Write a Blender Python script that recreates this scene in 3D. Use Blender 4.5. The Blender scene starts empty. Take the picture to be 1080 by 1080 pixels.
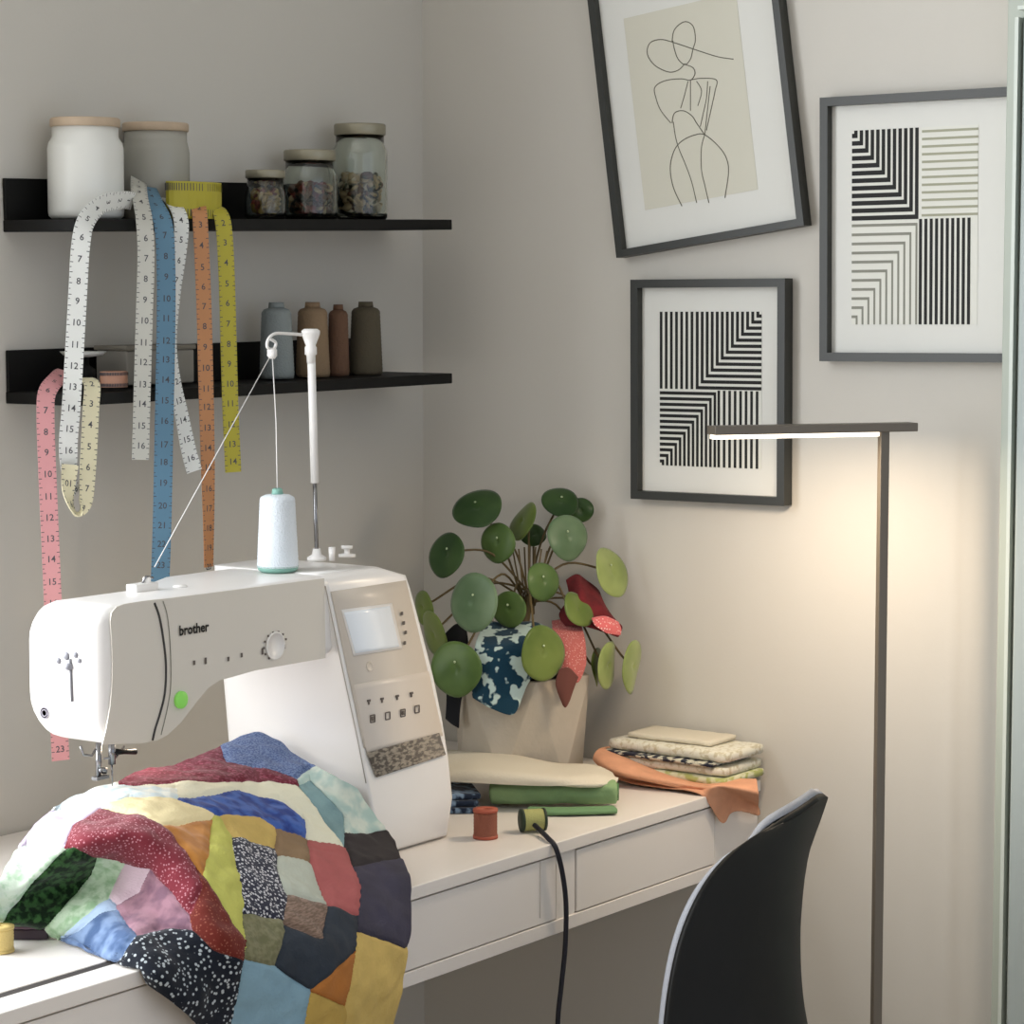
import bpy, bmesh, math, random
from mathutils import Vector as V, Matrix, noise
random.seed(4)
PI = math.pi
WINE = 58
COL = bpy.context.scene.collection
# ------------------------------------------------------------ camera
F = 2750.0
CAM = V((-2.56375, -1.94627, 1.3))
yaw, pitch, roll = 0.9555874, 0.0863571, 0.0007308
fw = V((math.sin(yaw)*math.cos(pitch), math.cos(yaw)*math.cos(pitch), -math.sin(pitch)))
r0 = V((math.cos(yaw), -math.sin(yaw), 0)); u0 = r0.cross(fw)
RT = math.cos(roll)*r0 + math.sin(roll)*u0
UP = -math.sin(roll)*r0 + math.cos(roll)*u0

def ray(px, py): return RT*((px-540)/F) + UP*(-(py-540)/F) + fw
def P(px, py, ax, v):
    r = ray(px, py); return CAM + r*((v-CAM[ax])/r[ax])
def PY(px, py, y): return P(px, py, 1, y)
def PZ(px, py, z): return P(px, py, 2, z)
def PD(px, py, d): return CAM + ray(px, py)*d
def PX(p):
    v = p-CAM; w = v.dot(fw); return (540+F*v.dot(RT)/w, 540-F*v.dot(UP)/w)

# ------------------------------------------------------------ materials
def mat(name, col, rough=.5, metal=0., spec=.5, trans=0., emit=None, estr=0., bump=0., bscale=200., var=0., vscale=30., sheen=0., coat=0.):
    m = bpy.data.materials.new(name); m.use_nodes = True
    nt = m.node_tree; b = nt.nodes['Principled BSDF']
    c = tuple(x**2.2 for x in col)
    b.inputs['Base Color'].default_value = (*c, 1)
    b.inputs['Roughness'].default_value = rough
    b.inputs['Metallic'].default_value = metal
    b.inputs['Specular IOR Level'].default_value = spec
    b.inputs['Transmission Weight'].default_value = trans
    b.inputs['Sheen Weight'].default_value = sheen
    b.inputs['Coat Weight'].default_value = coat
    if emit:
        b.inputs['Emission Color'].default_value = (*emit, 1); b.inputs['Emission Strength'].default_value = estr
    if bump or var:
        tc = nt.nodes.new('ShaderNodeTexCoord')
    if bump:
        n = nt.nodes.new('ShaderNodeTexNoise'); n.inputs['Scale'].default_value = bscale; n.inputs['Detail'].default_value = 3
        bp = nt.nodes.new('ShaderNodeBump'); bp.inputs['Strength'].default_value = bump; bp.inputs['Distance'].default_value = .002
        nt.links.new(tc.outputs['Object'], n.inputs['Vector']); nt.links.new(n.outputs['Fac'], bp.inputs['Height']); nt.links.new(bp.outputs['Normal'], b.inputs['Normal'])
    if var:
        n = nt.nodes.new('ShaderNodeTexNoise'); n.inputs['Scale'].default_value = vscale; n.inputs['Detail'].default_value = 4
        r = nt.nodes.new('ShaderNodeValToRGB')
        r.color_ramp.elements[0].position = .3; r.color_ramp.elements[1].position = .7
        r.color_ramp.elements[0].color = (*[max(0, x*(1-var)) for x in c], 1)
        r.color_ramp.elements[1].color = (*[min(1, x*(1+var)) for x in c], 1)
        nt.links.new(tc.outputs['Object'], n.inputs['Vector']); nt.links.new(n.outputs['Fac'], r.inputs['Fac']); nt.links.new(r.outputs['Color'], b.inputs['Base Color'])
    return m

def mat2(name, ca, cb, scale=120., kind='voronoi', lo=.35, hi=.4, rough=.9, stretch=(1, 1, 1), bump=.3, cc=None):
    """two-colour printed cloth"""
    m = bpy.data.materials.new(name); m.use_nodes = True
    nt = m.node_tree; b = nt.nodes['Principled BSDF']
    b.inputs['Roughness'].default_value = rough; b.inputs['Specular IOR Level'].default_value = .2; b.inputs['Sheen Weight'].default_value = .15
    tc = nt.nodes.new('ShaderNodeTexCoord'); mp = nt.nodes.new('ShaderNodeMapping'); mp.inputs['Scale'].default_value = stretch
    nt.links.new(tc.outputs['Object'], mp.inputs['Vector'])
    if kind == 'voronoi':
        t = nt.nodes.new('ShaderNodeTexVoronoi'); t.inputs['Scale'].default_value = scale; out = t.outputs['Distance']
    else:
        t = nt.nodes.new('ShaderNodeTexNoise'); t.inputs['Scale'].default_value = scale; t.inputs['Detail'].default_value = 2; out = t.outputs['Fac']
    nt.links.new(mp.outputs['Vector'], t.inputs['Vector'])
    r = nt.nodes.new('ShaderNodeValToRGB')
    r.color_ramp.elements[0].position = lo; r.color_ramp.elements[1].position = hi
    r.color_ramp.elements[0].color = (*[x**2.2 for x in ca], 1); r.color_ramp.elements[1].color = (*[x**2.2 for x in cb], 1)
    if cc:
        e = r.color_ramp.elements.new(min(.99, hi+.22)); e.color = (*[x**2.2 for x in cc], 1)
    nt.links.new(out, r.inputs['Fac']); nt.links.new(r.outputs['Color'], b.inputs['Base Color'])
    if bump:
        n = nt.nodes.new('ShaderNodeTexNoise'); n.inputs['Scale'].default_value = 500
        bp = nt.nodes.new('ShaderNodeBump'); bp.inputs['Strength'].default_value = bump; bp.inputs['Distance'].default_value = .001
        nt.links.new(tc.outputs['Object'], n.inputs['Vector']); nt.links.new(n.outputs['Fac'], bp.inputs['Height']); nt.links.new(bp.outputs['Normal'], b.inputs['Normal'])
    return m

M_wall = mat('wall_paint', (.80, .785, .755), .95, spec=.15, bump=.05, bscale=300)
M_ceil = mat('ceiling_paint', (.87, .86, .84), .95)
M_floor = mat('floor_wood', (.74, .67, .58), .5, var=.1, vscale=6)
M_desk = mat('desk_white', (.90, .875, .85), .4, bump=.02)
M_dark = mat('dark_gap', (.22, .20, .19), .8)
M_black = mat('black_metal', (.04, .038, .036), .6, spec=.3)
M_frame = mat('frame_black', (.16, .165, .15), .42, spec=.5)
M_matb = mat('mat_board', (.86, .86, .84), .8)
M_paper = mat('ink_paper', (.81, .80, .745), .85)
M_paper2 = mat('print_paper', (.87, .87, .84), .85)
M_ink = mat('black_ink', (.06, .06, .06), .7)
M_inkg = mat('grey_ink', (.52, .52, .48), .7)
M_line = mat('drawn_line', (.36, .35, .30), .7)
M_plast = mat('white_plastic', (.93, .92, .91), .3, spec=.5)
M_panel = mat('panel_plastic', (.83, .79, .74), .38)
M_seam = mat('seam_dark', (.22, .22, .22), .6)
M_icon = mat('icon_grey', (.38, .35, .33), .5)
M_lcd = mat('lcd', (.88, .90, .92), .2, emit=(.85, .92, 1), estr=.12)
M_hatch = mat2('stitch_chart', (.40, .37, .34), (.64, .60, .54), 150, 'noise', .42, .58, stretch=(1, 1, 2.5), bump=0)
M_green = mat('button_green', (.45, .72, .30), .4, emit=(.3, .8, .15), estr=.25)
M_chrome = mat('chrome', (.55, .55, .56), .25, metal=1)
M_wood = mat('lid_wood', (.72, .64, .55), .6, var=.12, vscale=40)
M_ceram = mat('ceramic_white', (.86, .86, .84), .35)
M_glass = mat('jar_glass', (.93, .95, .93), .03, trans=1.)
M_frost = mat('milky_glass', (.74, .73, .69), .25, trans=.35)
M_tin = mat('lid_metal', (.60, .58, .51), .4, metal=.5)
M_thread_w = mat('thread_white', (.86, .89, .92), .7, bump=.6, bscale=600)
M_lamp = mat('lamp_bronze', (.42, .39, .35), .4, metal=.3)
M_led = mat('led', (1, .95, .85), .4, emit=(1, .88, .72), estr=2.5)
M_chair = mat('chair_shell_black', (.045, .05, .047), .6, spec=.3)
M_lit_rim = mat('chair_lit_rim', (.62, .63, .66), .85, bump=.4, bscale=500)
M_steel = mat('chair_leg_metal', (.1, .1, .1), .4, metal=.6)
M_cord = mat('cord_navy', (.10, .10, .15), .6)

# ------------------------------------------------------------ mesh builder
class MB:
    def __init__(s): s.v = []; s.f = []; s.mi = []; s.smooth = []
    def add(s, vs, fs, mi=0, sm=False):
        o = len(s.v); s.v += [V(p) for p in vs]
        for k, f in enumerate(fs):
            s.f.append([i+o for i in f]); s.mi.append(mi[k] if isinstance(mi, list) else mi); s.smooth.append(sm)
        return s
    def box(s, c, d, rz=0, mi=0, M=None):
        c = V(c); hx, hy, hz = d[0]/2, d[1]/2, d[2]/2
        R = M or Matrix.Rotation(rz, 3, 'Z')
        vs = [c + R @ V((x*hx, y*hy, z*hz)) for x in (-1, 1) for y in (-1, 1) for z in (-1, 1)]
        return s.add(vs, [[0, 1, 3, 2], [4, 6, 7, 5], [0, 4, 5, 1], [2, 3, 7, 6], [0, 2, 6, 4], [1, 5, 7, 3]], mi)
    def lathe(s, prof, c, n=32, axis=(0, 0, 1), mi=0, sm=True):
        c = V(c); a = V(axis).normalized()
        e1 = a.orthogonal().normalized(); e2 = a.cross(e1)
        vs = []; fs = []
        for (r, h) in prof:
            for k in range(n):
                t = 2*PI*k/n; vs.append(c + a*h + (e1*math.cos(t)+e2*math.sin(t))*r)
        for i in range(len(prof)-1):
            for k in range(n):
                k2 = (k+1) % n; fs.append([i*n+k, i*n+k2, (i+1)*n+k2, (i+1)*n+k])
        if prof[0][0] > 1e-6: fs.append(list(range(n))[::-1])
        if prof[-1][0] > 1e-6: fs.append([(len(prof)-1)*n+k for k in range(n)])
        return s.add(vs, fs, mi, sm)
    def tube(s, pts, r, n=10, mi=0, flat=None, cap=True):
        pts = [V(p) for p in pts]; N = len(pts); vs = []; fs = []
        prev = None
        for i, p in enumerate(pts):
            t = (pts[min(i+1, N-1)]-pts[max(i-1, 0)]).normalized()
            if prev is None: e = t.orthogonal().normalized()
            else: e = (prev - t*prev.dot(t)); e = e.normalized() if e.length > 1e-6 else t.orthogonal().normalized()
            prev = e; b = t.cross(e); rr = r[i] if isinstance(r, (list, tuple)) else r
            for k in range(n):
                a = 2*PI*k/n; q = (e*math.cos(a)+b*math.sin(a))*rr
                if flat: q.z *= flat
                vs.append(p+q)
        for i in range(N-1):
            for k in range(n):
                k2 = (k+1) % n; fs.append([i*n+k, i*n+k2, (i+1)*n+k2, (i+1)*n+k])
        if cap: fs.append(list(range(n))[::-1]); fs.append([(N-1)*n+k for k in range(n)])
        return s.add(vs, fs, mi, True)
    def sections(s, secs, mi=0, sm=True, cap=True):
        n = len(secs[0]); vs = [p for q in secs for p in q]; fs = []
        for i in range(len(secs)-1):
            for k in range(n):
                k2 = (k+1) % n; fs.append([i*n+k, i*n+k2, (i+1)*n+k2, (i+1)*n+k])
        if cap: fs.append(list(range(n))[::-1]); fs.append([(len(secs)-1)*n+k for k in range(n)])
        return s.add(vs, fs, mi, sm)
    def prism(s, poly, off, mi=0):
        """poly: 3D points, off: thickness vector"""
        n = len(poly); off = V(off); vs = [V(p) for p in poly]+[V(p)+off for p in poly]
        fs = [list(range(n))[::-1], [n+k for k in range(n)]] + [[k, (k+1) % n, n+(k+1) % n, n+k] for k in range(n)]
        return s.add(vs, fs, mi)
    def grid(s, G, mi=None, sm=True):
        R, C = len(G), len(G[0]); vs = [p for r in G for p in r]; fs = []; ms = []
        for i in range(R-1):
            for j in range(C-1):
                fs.append([i*C+j, i*C+j+1, (i+1)*C+j+1, (i+1)*C+j]); ms.append(mi[i][j] if mi else 0)
        return s.add(vs, fs, ms, sm)

def obj(name, mb, mats, parent=None, bevel=0., solid=0., origin=None, sub=0):
    if not isinstance(mats, (list, tuple)): mats = [mats]
    if parent is not None:
        q = parent; org = V((0, 0, 0))
        while q is not None: org += q.location; q = q.parent
    else:
        if origin is None:
            xs = [p.x for p in mb.v]; ys = [p.y for p in mb.v]
            origin = V(((min(xs)+max(xs))/2, (min(ys)+max(ys))/2, min(p.z for p in mb.v)))
        org = V(origin)
    me = bpy.data.meshes.new(name)
    me.from_pydata([tuple(p-org) for p in mb.v], [], mb.f)
    for m in mats: me.materials.append(m)
    me.polygons.foreach_set('material_index', mb.mi); me.polygons.foreach_set('use_smooth', mb.smooth)
    bm = bmesh.new(); bm.from_mesh(me); bmesh.ops.recalc_face_normals(bm, faces=bm.faces); bm.to_mesh(me); bm.free()
    o = bpy.data.objects.new(name, me); COL.objects.link(o)
    if parent is not None: o.parent = parent
    else: o.location = org
    if solid:
        md = o.modifiers.new('s', 'SOLIDIFY'); md.thickness = solid; md.offset = 0
    if bevel:
        md = o.modifiers.new('b', 'BEVEL'); md.width = bevel; md.segments = 3; md.limit_method = 'ANGLE'
        me.polygons.foreach_set('use_smooth', [True]*len(me.polygons))
        wn = o.modifiers.new('w', 'WEIGHTED_NORMAL'); wn.keep_sharp = True
    return o
def root(name, loc):
    o = bpy.data.objects.new(name, None); o.empty_display_size = .05; COL.objects.link(o); o.location = loc; return o
def tag(o, label, cat, group=None, kind=None):
    o['label'] = label; o['category'] = cat
    if group: o['group'] = group
    if kind: o['kind'] = kind
    return o
def struct(name, mb, m, bevel=0.):
    o = obj(name, mb, m, bevel=bevel); o['kind'] = 'structure'; return o

_tc = {}
def text_mesh(s, bold=0.):
    if (s, bold) in _tc: return _tc[(s, bold)]
    cu = bpy.data.curves.new('t', 'FONT'); cu.body = s; cu.size = 1; cu.offset = bold; cu.align_x = 'CENTER'; cu.align_y = 'CENTER'; cu.resolution_u = 2
    ob = bpy.data.objects.new('t', cu); COL.objects.link(ob)
    dg = bpy.context.evaluated_depsgraph_get(); dg.update()
    me = ob.evaluated_get(dg).to_mesh()
    r = ([v.co.copy() for v in me.vertices], [list(p.vertices) for p in me.polygons])
    ob.evaluated_get(dg).to_mesh_clear(); COL.objects.unlink(ob); bpy.data.objects.remove(ob); bpy.data.curves.remove(cu)
    _tc[(s, bold)] = r; return r
def put_text(mb, s, c, ex, ey, size, bold=0.):
    vs, fs = text_mesh(s, bold); mb.add([V(c)+V(ex)*(p.x*size)+V(ey)*(p.y*size) for p in vs], fs)

def cr(pts, n):
    """Catmull-Rom through pts -> n points"""
    out = []; N = len(pts)
    for k in range(n):
        t = k/(n-1)*(N-1); i = min(int(t), N-2); u = t-i
        p0 = pts[max(i-1, 0)]; p1 = pts[i]; p2 = pts[i+1]; p3 = pts[min(i+2, N-1)]
        out.append(p1*1.0 + (p2-p0)*(.5*u) + (p0*2-p1*5+p2*4-p3)*(.5*u*u) + (p1*3-p0-p2*3+p3)*(.5*u*u*u))
    return out
def surf(cage, nr, nc):
    rows = [cr(r, nc) for r in cage]
    cols = [cr([rows[i][j] for i in range(len(rows))], nr) for j in range(nc)]
    return [[cols[j][i] for j in range(nc)] for i in range(nr)]

# ------------------------------------------------------------ room
wx0, wx1, wz0, wz1 = -2.75, -.96, .76, 2.15
wb = MB(); wb.box(((wx1+.1)/2, .05, 1.25), (.1-wx1, .1, 2.5)); wb.box(((wx0-3.3)/2, .05, 1.25), (3.3+wx0, .1, 2.5))
wb.box(((wx0+wx1)/2, .05, wz0/2), (wx1-wx0, .1, wz0)); wb.box(((wx0+wx1)/2, .05, (wz1+2.5)/2), (wx1-wx0, .1, 2.5-wz1))
struct('wall_back', wb, M_wall)
struct('wall_right', MB().box((.05, -1.25, 1.25), (.1, 2.5, 2.5)), M_wall)
struct('floor', MB().box((-1.6, -1.75, -.05), (3.4, 3.7, .1)), M_floor)
struct('ceiling', MB().box((-1.6, -1.75, 2.55), (3.4, 3.7, .1)), M_ceil)
WX = -3.2
struct('wall_left', MB().box((WX-.05, -1.75, 1.25), (.1, 3.7, 2.5)), M_wall)
wf = MB(); t = .05
for x in (wx0+t/2, (wx0+wx1)/2, wx1-t/2): wf.box((x, .07, (wz0+wz1)/2), (t, .04, wz1-wz0))
for z in (wz0+t/2, wz1-t/2): wf.box(((wx0+wx1)/2, .07, z), (wx1-wx0, .04, t))
struct('window_1', wf, M_plast)
# cupboard door on the right wall
M_door = mat('door_greygreen', (.69, .72, .68), .5)
M_doorp = mat('door_panel', (.66, .70, .695), .5)
yl = P(1056, 500, 0, -.02).y
def ydoor(px, x=-.03): return P(px, 500, 0, x).y
d = MB(); d.box((-.012, (yl+yl-.3)/2, 1.1), (.024, .3, 2.2)); struct('trim_1', d, M_door, .002)
d = MB()
ya, yb = ydoor(1066), ydoor(1071)
d.box((-.027, ya-.0015, 1.1), (.006, .003, 2.2)); d.box((-.034, (ya+yb)/2-.001, .9), (.02, abs(ya-yb)-.001, 1.5))
zt = P(1071, 24, 0, -.03).z
dd = MB().box((-.034, (yb-.006+yl-.28)/2, .02+(zt)/2), (.02, abs(yl-.28-yb+.006), zt-.03))
o = struct('door_1', dd, M_doorp, .003)
e2 = MB(); e2.box((-.030, (ya+yb)/2+.002, .02+zt/2), (.012, .004, zt-.03)); e2.box((-.028, (ya+yl-.28)/2, zt+.015), (.01, abs(ya-yl+.28), .004))
obj('door_bead', e2, mat('door_bead_light', (.80, .83, .80), .4), o)
e3 = MB(); e3.box((-.026, yb-.001, .02+zt/2), (.006, .003, zt-.03)); obj('door_gap', e3, mat('door_gap_dark', (.38, .42, .39), .8), o)

# ------------------------------------------------------------ desk
YF = -.485; ZT = .74; T = .013; ZB = .645
desk = tag(root('desk', (-.6, -.25, 0)), 'long white desk with slim drawers running along the back wall', 'desk')
XL, XR = -1.5, -.004
w = MB()
w.box(((-.9+XR)/2, (YF-.004)/2, ZT-T/2), (XR+.9, -YF-.004, T))
w.box(((XL-.9)/2, (-.441-.004)/2, ZT-T/2), (-.9-XL, .437, T))
w.box(((XL-.9)/2, (YF-.4515)/2, ZT-T/2), (-.9-XL, .0335, T))
obj('worktop', w, M_desk, desk, bevel=.0012)
g = MB().box(((XL-.9)/2, -.4462, ZT-.0022), (-.9-XL-.002, .0098, .003)); obj('groove_shade', g, M_dark, desk)  # dark strip painted in as the shade inside the worktop groove
c = MB()
c.box(((XL+XR)/2, YF+.008, ZB+.007), (XR-XL, .012, .014)); c.box(((XL+XR)/2, (YF-.004)/2, ZB+.004), (XR-XL, -YF-.03, .008))
for x0, x1 in ((-.412, -.378), (-.099, -.004), (-.72, -.70), (-1.5, -1.46)):
    c.box(((x0+x1)/2, YF+.010, (ZB+ZT-T)/2), (x1-x0, .012, ZT-T-ZB))
for x in (-1.49, -.7, -.395, -.012): c.box((x, -.24, (ZB+ZT)/2-.005), (.012, .46, ZT-ZB-.012))
c.box(((XL+XR)/2, -.012, (ZB+ZT)/2), (XR-XL, .012, ZT-ZB-T))
obj('carcass', c, M_desk, desk, bevel=.0008)
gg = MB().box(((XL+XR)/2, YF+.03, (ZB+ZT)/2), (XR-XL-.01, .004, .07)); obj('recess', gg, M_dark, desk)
for x0, x1 in ((-.701, -.413), (-.377, -.100), (-1.46, -.721)):
    q = MB().box(((x0+x1)/2, YF+.010, .6925), (x1-x0-.0022, .014, .0645)); dr = obj('drawer', q, M_desk, desk, bevel=.0008)
for x, y in ((-1.47, -.46), (-1.47, -.04)):
    obj('leg', MB().box((x, y, ZB/2), (.04, .04, ZB)), M_desk, desk, bevel=.002)
sm = MB().box((P(572, 935, 1, YF).x, YF+.0028, .697), (.0012, .001, .06)); obj('front_joint', sm, mat('joint_grey', (.78, .75, .72), .7), desk)

# ------------------------------------------------------------ shelves
def tilt(x, k): return -k*(-.074-x)/.626
def shelf(zt, label, k):
    r = tag(root('wall_shelf', (-.074, 0, zt-.012)), label, 'shelf', 'black metal wall shelves')
    b = MB().box(((-.70-.074)/2, -.05, zt-.006), (.626, .1, .012)); obj('shelf_board', b, M_black, r, bevel=.001)
    b = MB().box(((-.70-.105)/2, -.003, zt+.021), (.595, .004, .042)); obj('back_plate', b, M_black, r, bevel=.0008); r.rotation_euler = (0, -math.atan(k/.626), 0)
    return r
Z1, Z2 = 1.3785, 1.197
shelf(Z1, 'upper black metal wall shelf holding the jars and tape measures', .0125)
shelf(Z2, 'lower black metal wall shelf holding the cones of thread', .004)

# jars
def jar(name, c, r, h, lidh, mb_, ml, label, neck=.85, group=None, wall=0., neckh=.012):
    q = root(name, c); x, y, z = c
    pr = [(r*.9, 0), (r*.98, .003), (r, .008), (r, h-neckh-.010), (r*.97, h-neckh-.004), (r*neck, h-neckh+.002), (r*neck, h)]
    b = MB()
    if wall:
        inn = [(rr-wall, max(hh, .003)) for rr, hh in pr][::-1]; inn = [p for p in inn if p[1] > .002]
        full = pr+inn; b.lathe(full, c, 40)
        b.f.pop(); b.mi.pop(); b.smooth.pop()
        b.f.append(list(range((len(full)-1)*40, len(full)*40))); b.mi.append(0); b.smooth.append(False)
    else: b.lathe(pr, c, 40)
    obj('jar_body', b, mb_, q)
    rl = r*neck+.002
    lb = MB().lathe([(rl*.97, 0), (rl, .001), (rl, lidh-.0015), (rl*.97, lidh)], (x, y, z+h), 40)
    obj('lid', lb, ml, q)
    return tag(q, label, 'jar', group)
jar('ceramic_jar', (PY(91, 228, -.050).x, -.050, Z1-.0105), .0385, .0925, .009, M_ceram, M_wood, 'large white ceramic jar with wooden lid at left end of the upper shelf', .87)
jar('lidded_jar', (PY(165, 222, -.037).x, -.037, Z1-.0085), .0355, .092, .009, M_frost, M_wood, 'milky grey jar with wooden lid behind the tape measures', .93)
def contents(c, r, h, mats, n, label, s=.004):
    b = MB(); x, y, z = c
    for k in range(n):
        a = random.uniform(0, 2*PI); rr = (r-s)*math.sqrt(random.random()); zz = z+s+(h-2*s)*random.random()
        ax = V((random.gauss(0, 1), random.gauss(0, 1), random.gauss(0, 1))).normalized()
        b.lathe([(s*.9, 0), (s, s*.25), (s*.9, s*.5)], (x+rr*math.cos(a), y+rr*math.sin(a), zz), 8, ax, random.randrange(len(mats)))
    tag(obj('buttons', b, mats), label, 'buttons', kind='stuff')
Bm = {k: mat('button_'+k, c, .4) for k, c in dict(ochre=(.62, .50, .25), tan=(.72, .62, .48), red=(.45, .16, .12), dark=(.14, .12, .11), brown=(.38, .25, .18), cream=(.80, .74, .64), olive=(.3, .3, .2)).items()}
for (px, r, h, lh, ms, ch, lab, cl) in (
    (280, .0228, .0455, .009, ['ochre', 'ochre', 'tan', 'red', 'tan'], .033, 'smallest glass jar of ochre buttons on the upper shelf', 'ochre and red buttons inside the smallest glass jar'),
    (327, .0312, .066, .012, ['brown', 'brown', 'red', 'dark', 'tan'], .041, 'middle sized glass jar of dark brown buttons on the upper shelf', 'dark brown and red buttons inside the middle glass jar'),
    (380, .0318, .097, .013, ['olive', 'dark', 'cream', 'brown', 'tan', 'tan'], .052, 'tallest glass jar at the right on the upper shelf', 'mixed dark and cream buttons inside the tallest glass jar')):
    p = PY(px, 229, -.048); c = (p.x, -.048, Z1+tilt(p.x, .0125))
    jar('glass_jar', c, r, h, lh, M_glass, M_tin, lab, .88, 'glass jars of buttons', wall=.0018)
    contents((c[0], c[1], c[2]+.0035), r-.0045, ch, [Bm[k] for k in ms], int(260*(r/.03)**2*ch/.04), cl, .0058)

# cones on lower shelf
def cone(name, c, rb, rt, h, m, label, group=None, tip=True, cat='spool'):
    q = root(name, c)
    pr = [(rb*.96, 0), (rb, .004)]
    n = 30
    for k in range(n+1): pr.append((rb+(rt-rb)*k/n + (.0003 if k % 2 else 0), .005+(h-.01)*k/n))
    pr += [(rt*.85, h-.002), (rt*.5, h)]
    obj('thread_body', MB().lathe(pr, c, 32), m, q)
    if tip: obj('cone_tip', MB().lathe([(rt*.55, h-.001), (rt*.5, h+.006), (rt*.3, h+.006)], c, 24), m, q)
    return tag(q, label, cat, group)
for px, py, rb, rt, h, c, lab in (
    (292, 391, .0195, .0165, .079, (.54, .57, .57), 'pale grey-blue cone of thread, leftmost on the lower shelf'),
    (330, 391, .0195, .0165, .079, (.55, .46, .36), 'tan cone of thread beside the grey one on the lower shelf'),
    (357, 390, .0125, .011, .076, (.42, .31, .24), 'slim brown cone of thread between tan and olive cones'),
    (386, 389, .0195, .0165, .079, (.34, .31, .25), 'dark olive cone of thread, rightmost on the lower shelf')):
    p = PY(px, py, -.045); cone('thread_cone', (p.x, -.045, Z2), rb, rt, h, mat('thread_%d' % px, c, .85, bump=.6, bscale=500), lab, 'thread cones on the lower shelf')

# small things on the lower shelf left
M_box = mat('greige_box', (.60, .585, .555), .7)
x0, x1 = PY(125, 400, -.045).x, PY(196, 395, -.045).x
bx = root('storage_tin', ((x0+x1)/2, -.035, Z2)); 
obj('body', MB().box(((x0+x1)/2, -.035, Z2+.018), (x1-x0, .045, .036)), M_box, bx, bevel=.002)
obj('lid', MB().box(((x0+x1)/2, -.035, Z2+.0385), (x1-x0+.003, .048, .005)), mat('tin_lid', (.52, .5, .46), .6), bx, bevel=.001)
tag(bx, 'plain grey-beige lidded tin on the lower shelf behind the hanging tapes', 'box')
ds = PY(88, 392, -.04)
dk = root('dish', (ds.x, -.04, Z2)); obj('foot', MB().lathe([(.012, 0), (.012, .018), (.006, .022), (.006, .030)], (ds.x, -.04, Z2), 24), M_black, dk)
obj('plate', MB().lathe([(.006, .030), (.02, .032), (.024, .036), (.022, .036), (.0, .033)], (ds.x, -.04, Z2), 28), M_ceram, dk)
tag(dk, 'small white dish on a dark foot at left of the lower shelf', 'dish')

# ------------------------------------------------------------ tape measures
M_num = mat('tape_print', (.30, .30, .32), .7)
def tape_mat(n, c, c2=None): return mat('tape_'+n, c, .5, bump=.05)
DW = V((.85, -.53, 0))
def tape(name, pts, wd, col, label, wid=None, start=1, group='tape measures hanging from the shelves', numcol=None, back=None, gap=.021):
    """pts: (px,py,y) or 3D; wid: per-point width direction angle in degrees about z or None"""
    P3 = [PY(*p) if not isinstance(p, V) else p for p in pts]
    n = 26*len(P3); C3 = cr(P3, n)
    ang = wid if wid else [0]*len(P3)
    A = cr([a if isinstance(a, V) else Matrix.Rotation(math.radians(a), 3, 'Z') @ DW for a in ang], n)
    L = []; R = []; N = []; Ws = []; prevw = None
    for i, p in enumerate(C3):
        t = (C3[min(i+1, n-1)]-C3[max(i-1, 0)]).normalized()
        w_ = A[i].copy()
        w_ = (w_ - t*w_.dot(t))
        w_ = w_.normalized() if w_.length > 1e-3 else prevw
        if prevw is not None and w_.dot(prevw) < 0: w_ = -w_
        prevw = w_
        Ws.append(w_); nn = w_.cross(t).normalized(); N.append(nn)
    th = .0005
    secs = [[p-Ws[i]*wd/2-N[i]*th, p+Ws[i]*wd/2-N[i]*th, p+Ws[i]*wd/2+N[i]*th, p-Ws[i]*wd/2+N[i]*th] for i, p in enumerate(C3)]
    q = root(name, C3[0])
    b = MB().sections(secs, 0, False); obj('tape', b, col, q)
    # numbers and ticks, both faces
    tk = MB(); nb = MB(); s = 0; nxt = .012; k = start; kt = 0; nt_ = .004
    for i in range(1, n):
        seg = (C3[i]-C3[i-1]).length; s += seg
        t = (C3[i]-C3[i-1]).normalized()
        while s > nt_:
            l = .003 if kt % 2 == 0 else .0016
            for sg in (-1, 1):
                for fc in (-1, 1):
                    a = C3[i]+Ws[i]*(sg*wd/2)+N[i]*(fc*(th+.00012)); bb = a-Ws[i]*(sg*l); hh = t*.0004
                    tk.add([a-hh, a+hh, bb+hh, bb-hh], [[0, 1, 2, 3]])
            nt_ += gap/4; kt += 1
        if s > nxt:
            nxt += gap
            for fc in (-1, 1):
                ex = Ws[i]*fc; ey = -t
                if (ex.cross(ey)).dot(N[i]*fc) < 0: ex = -ex
                put_text(nb, str(k), C3[i]+N[i]*(fc*(th+.00015)), ex, ey, .0092, .01)
            k += 1
    obj('tick_marks', tk, numcol or M_num, q); obj('printed_numbers', nb, numcol or M_num, q)
    return tag(q, label, 'tape measure', group)
c_white = tape_mat('white', (.88, .885, .87)); c_white2 = tape_mat('dull_white', (.74, .735, .70)); c_blue = tape_mat('blue', (.36, .51, .61))
c_or = tape_mat('orange', (.72, .50, .33)); c_ye = tape_mat('yellow', (.68, .64, .20)); c_pk = tape_mat('pink', (.80, .56, .57)); c_cr = tape_mat('cream', (.86, .83, .70)); c_peach = tape_mat('peach', (.72, .53, .44))
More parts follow.
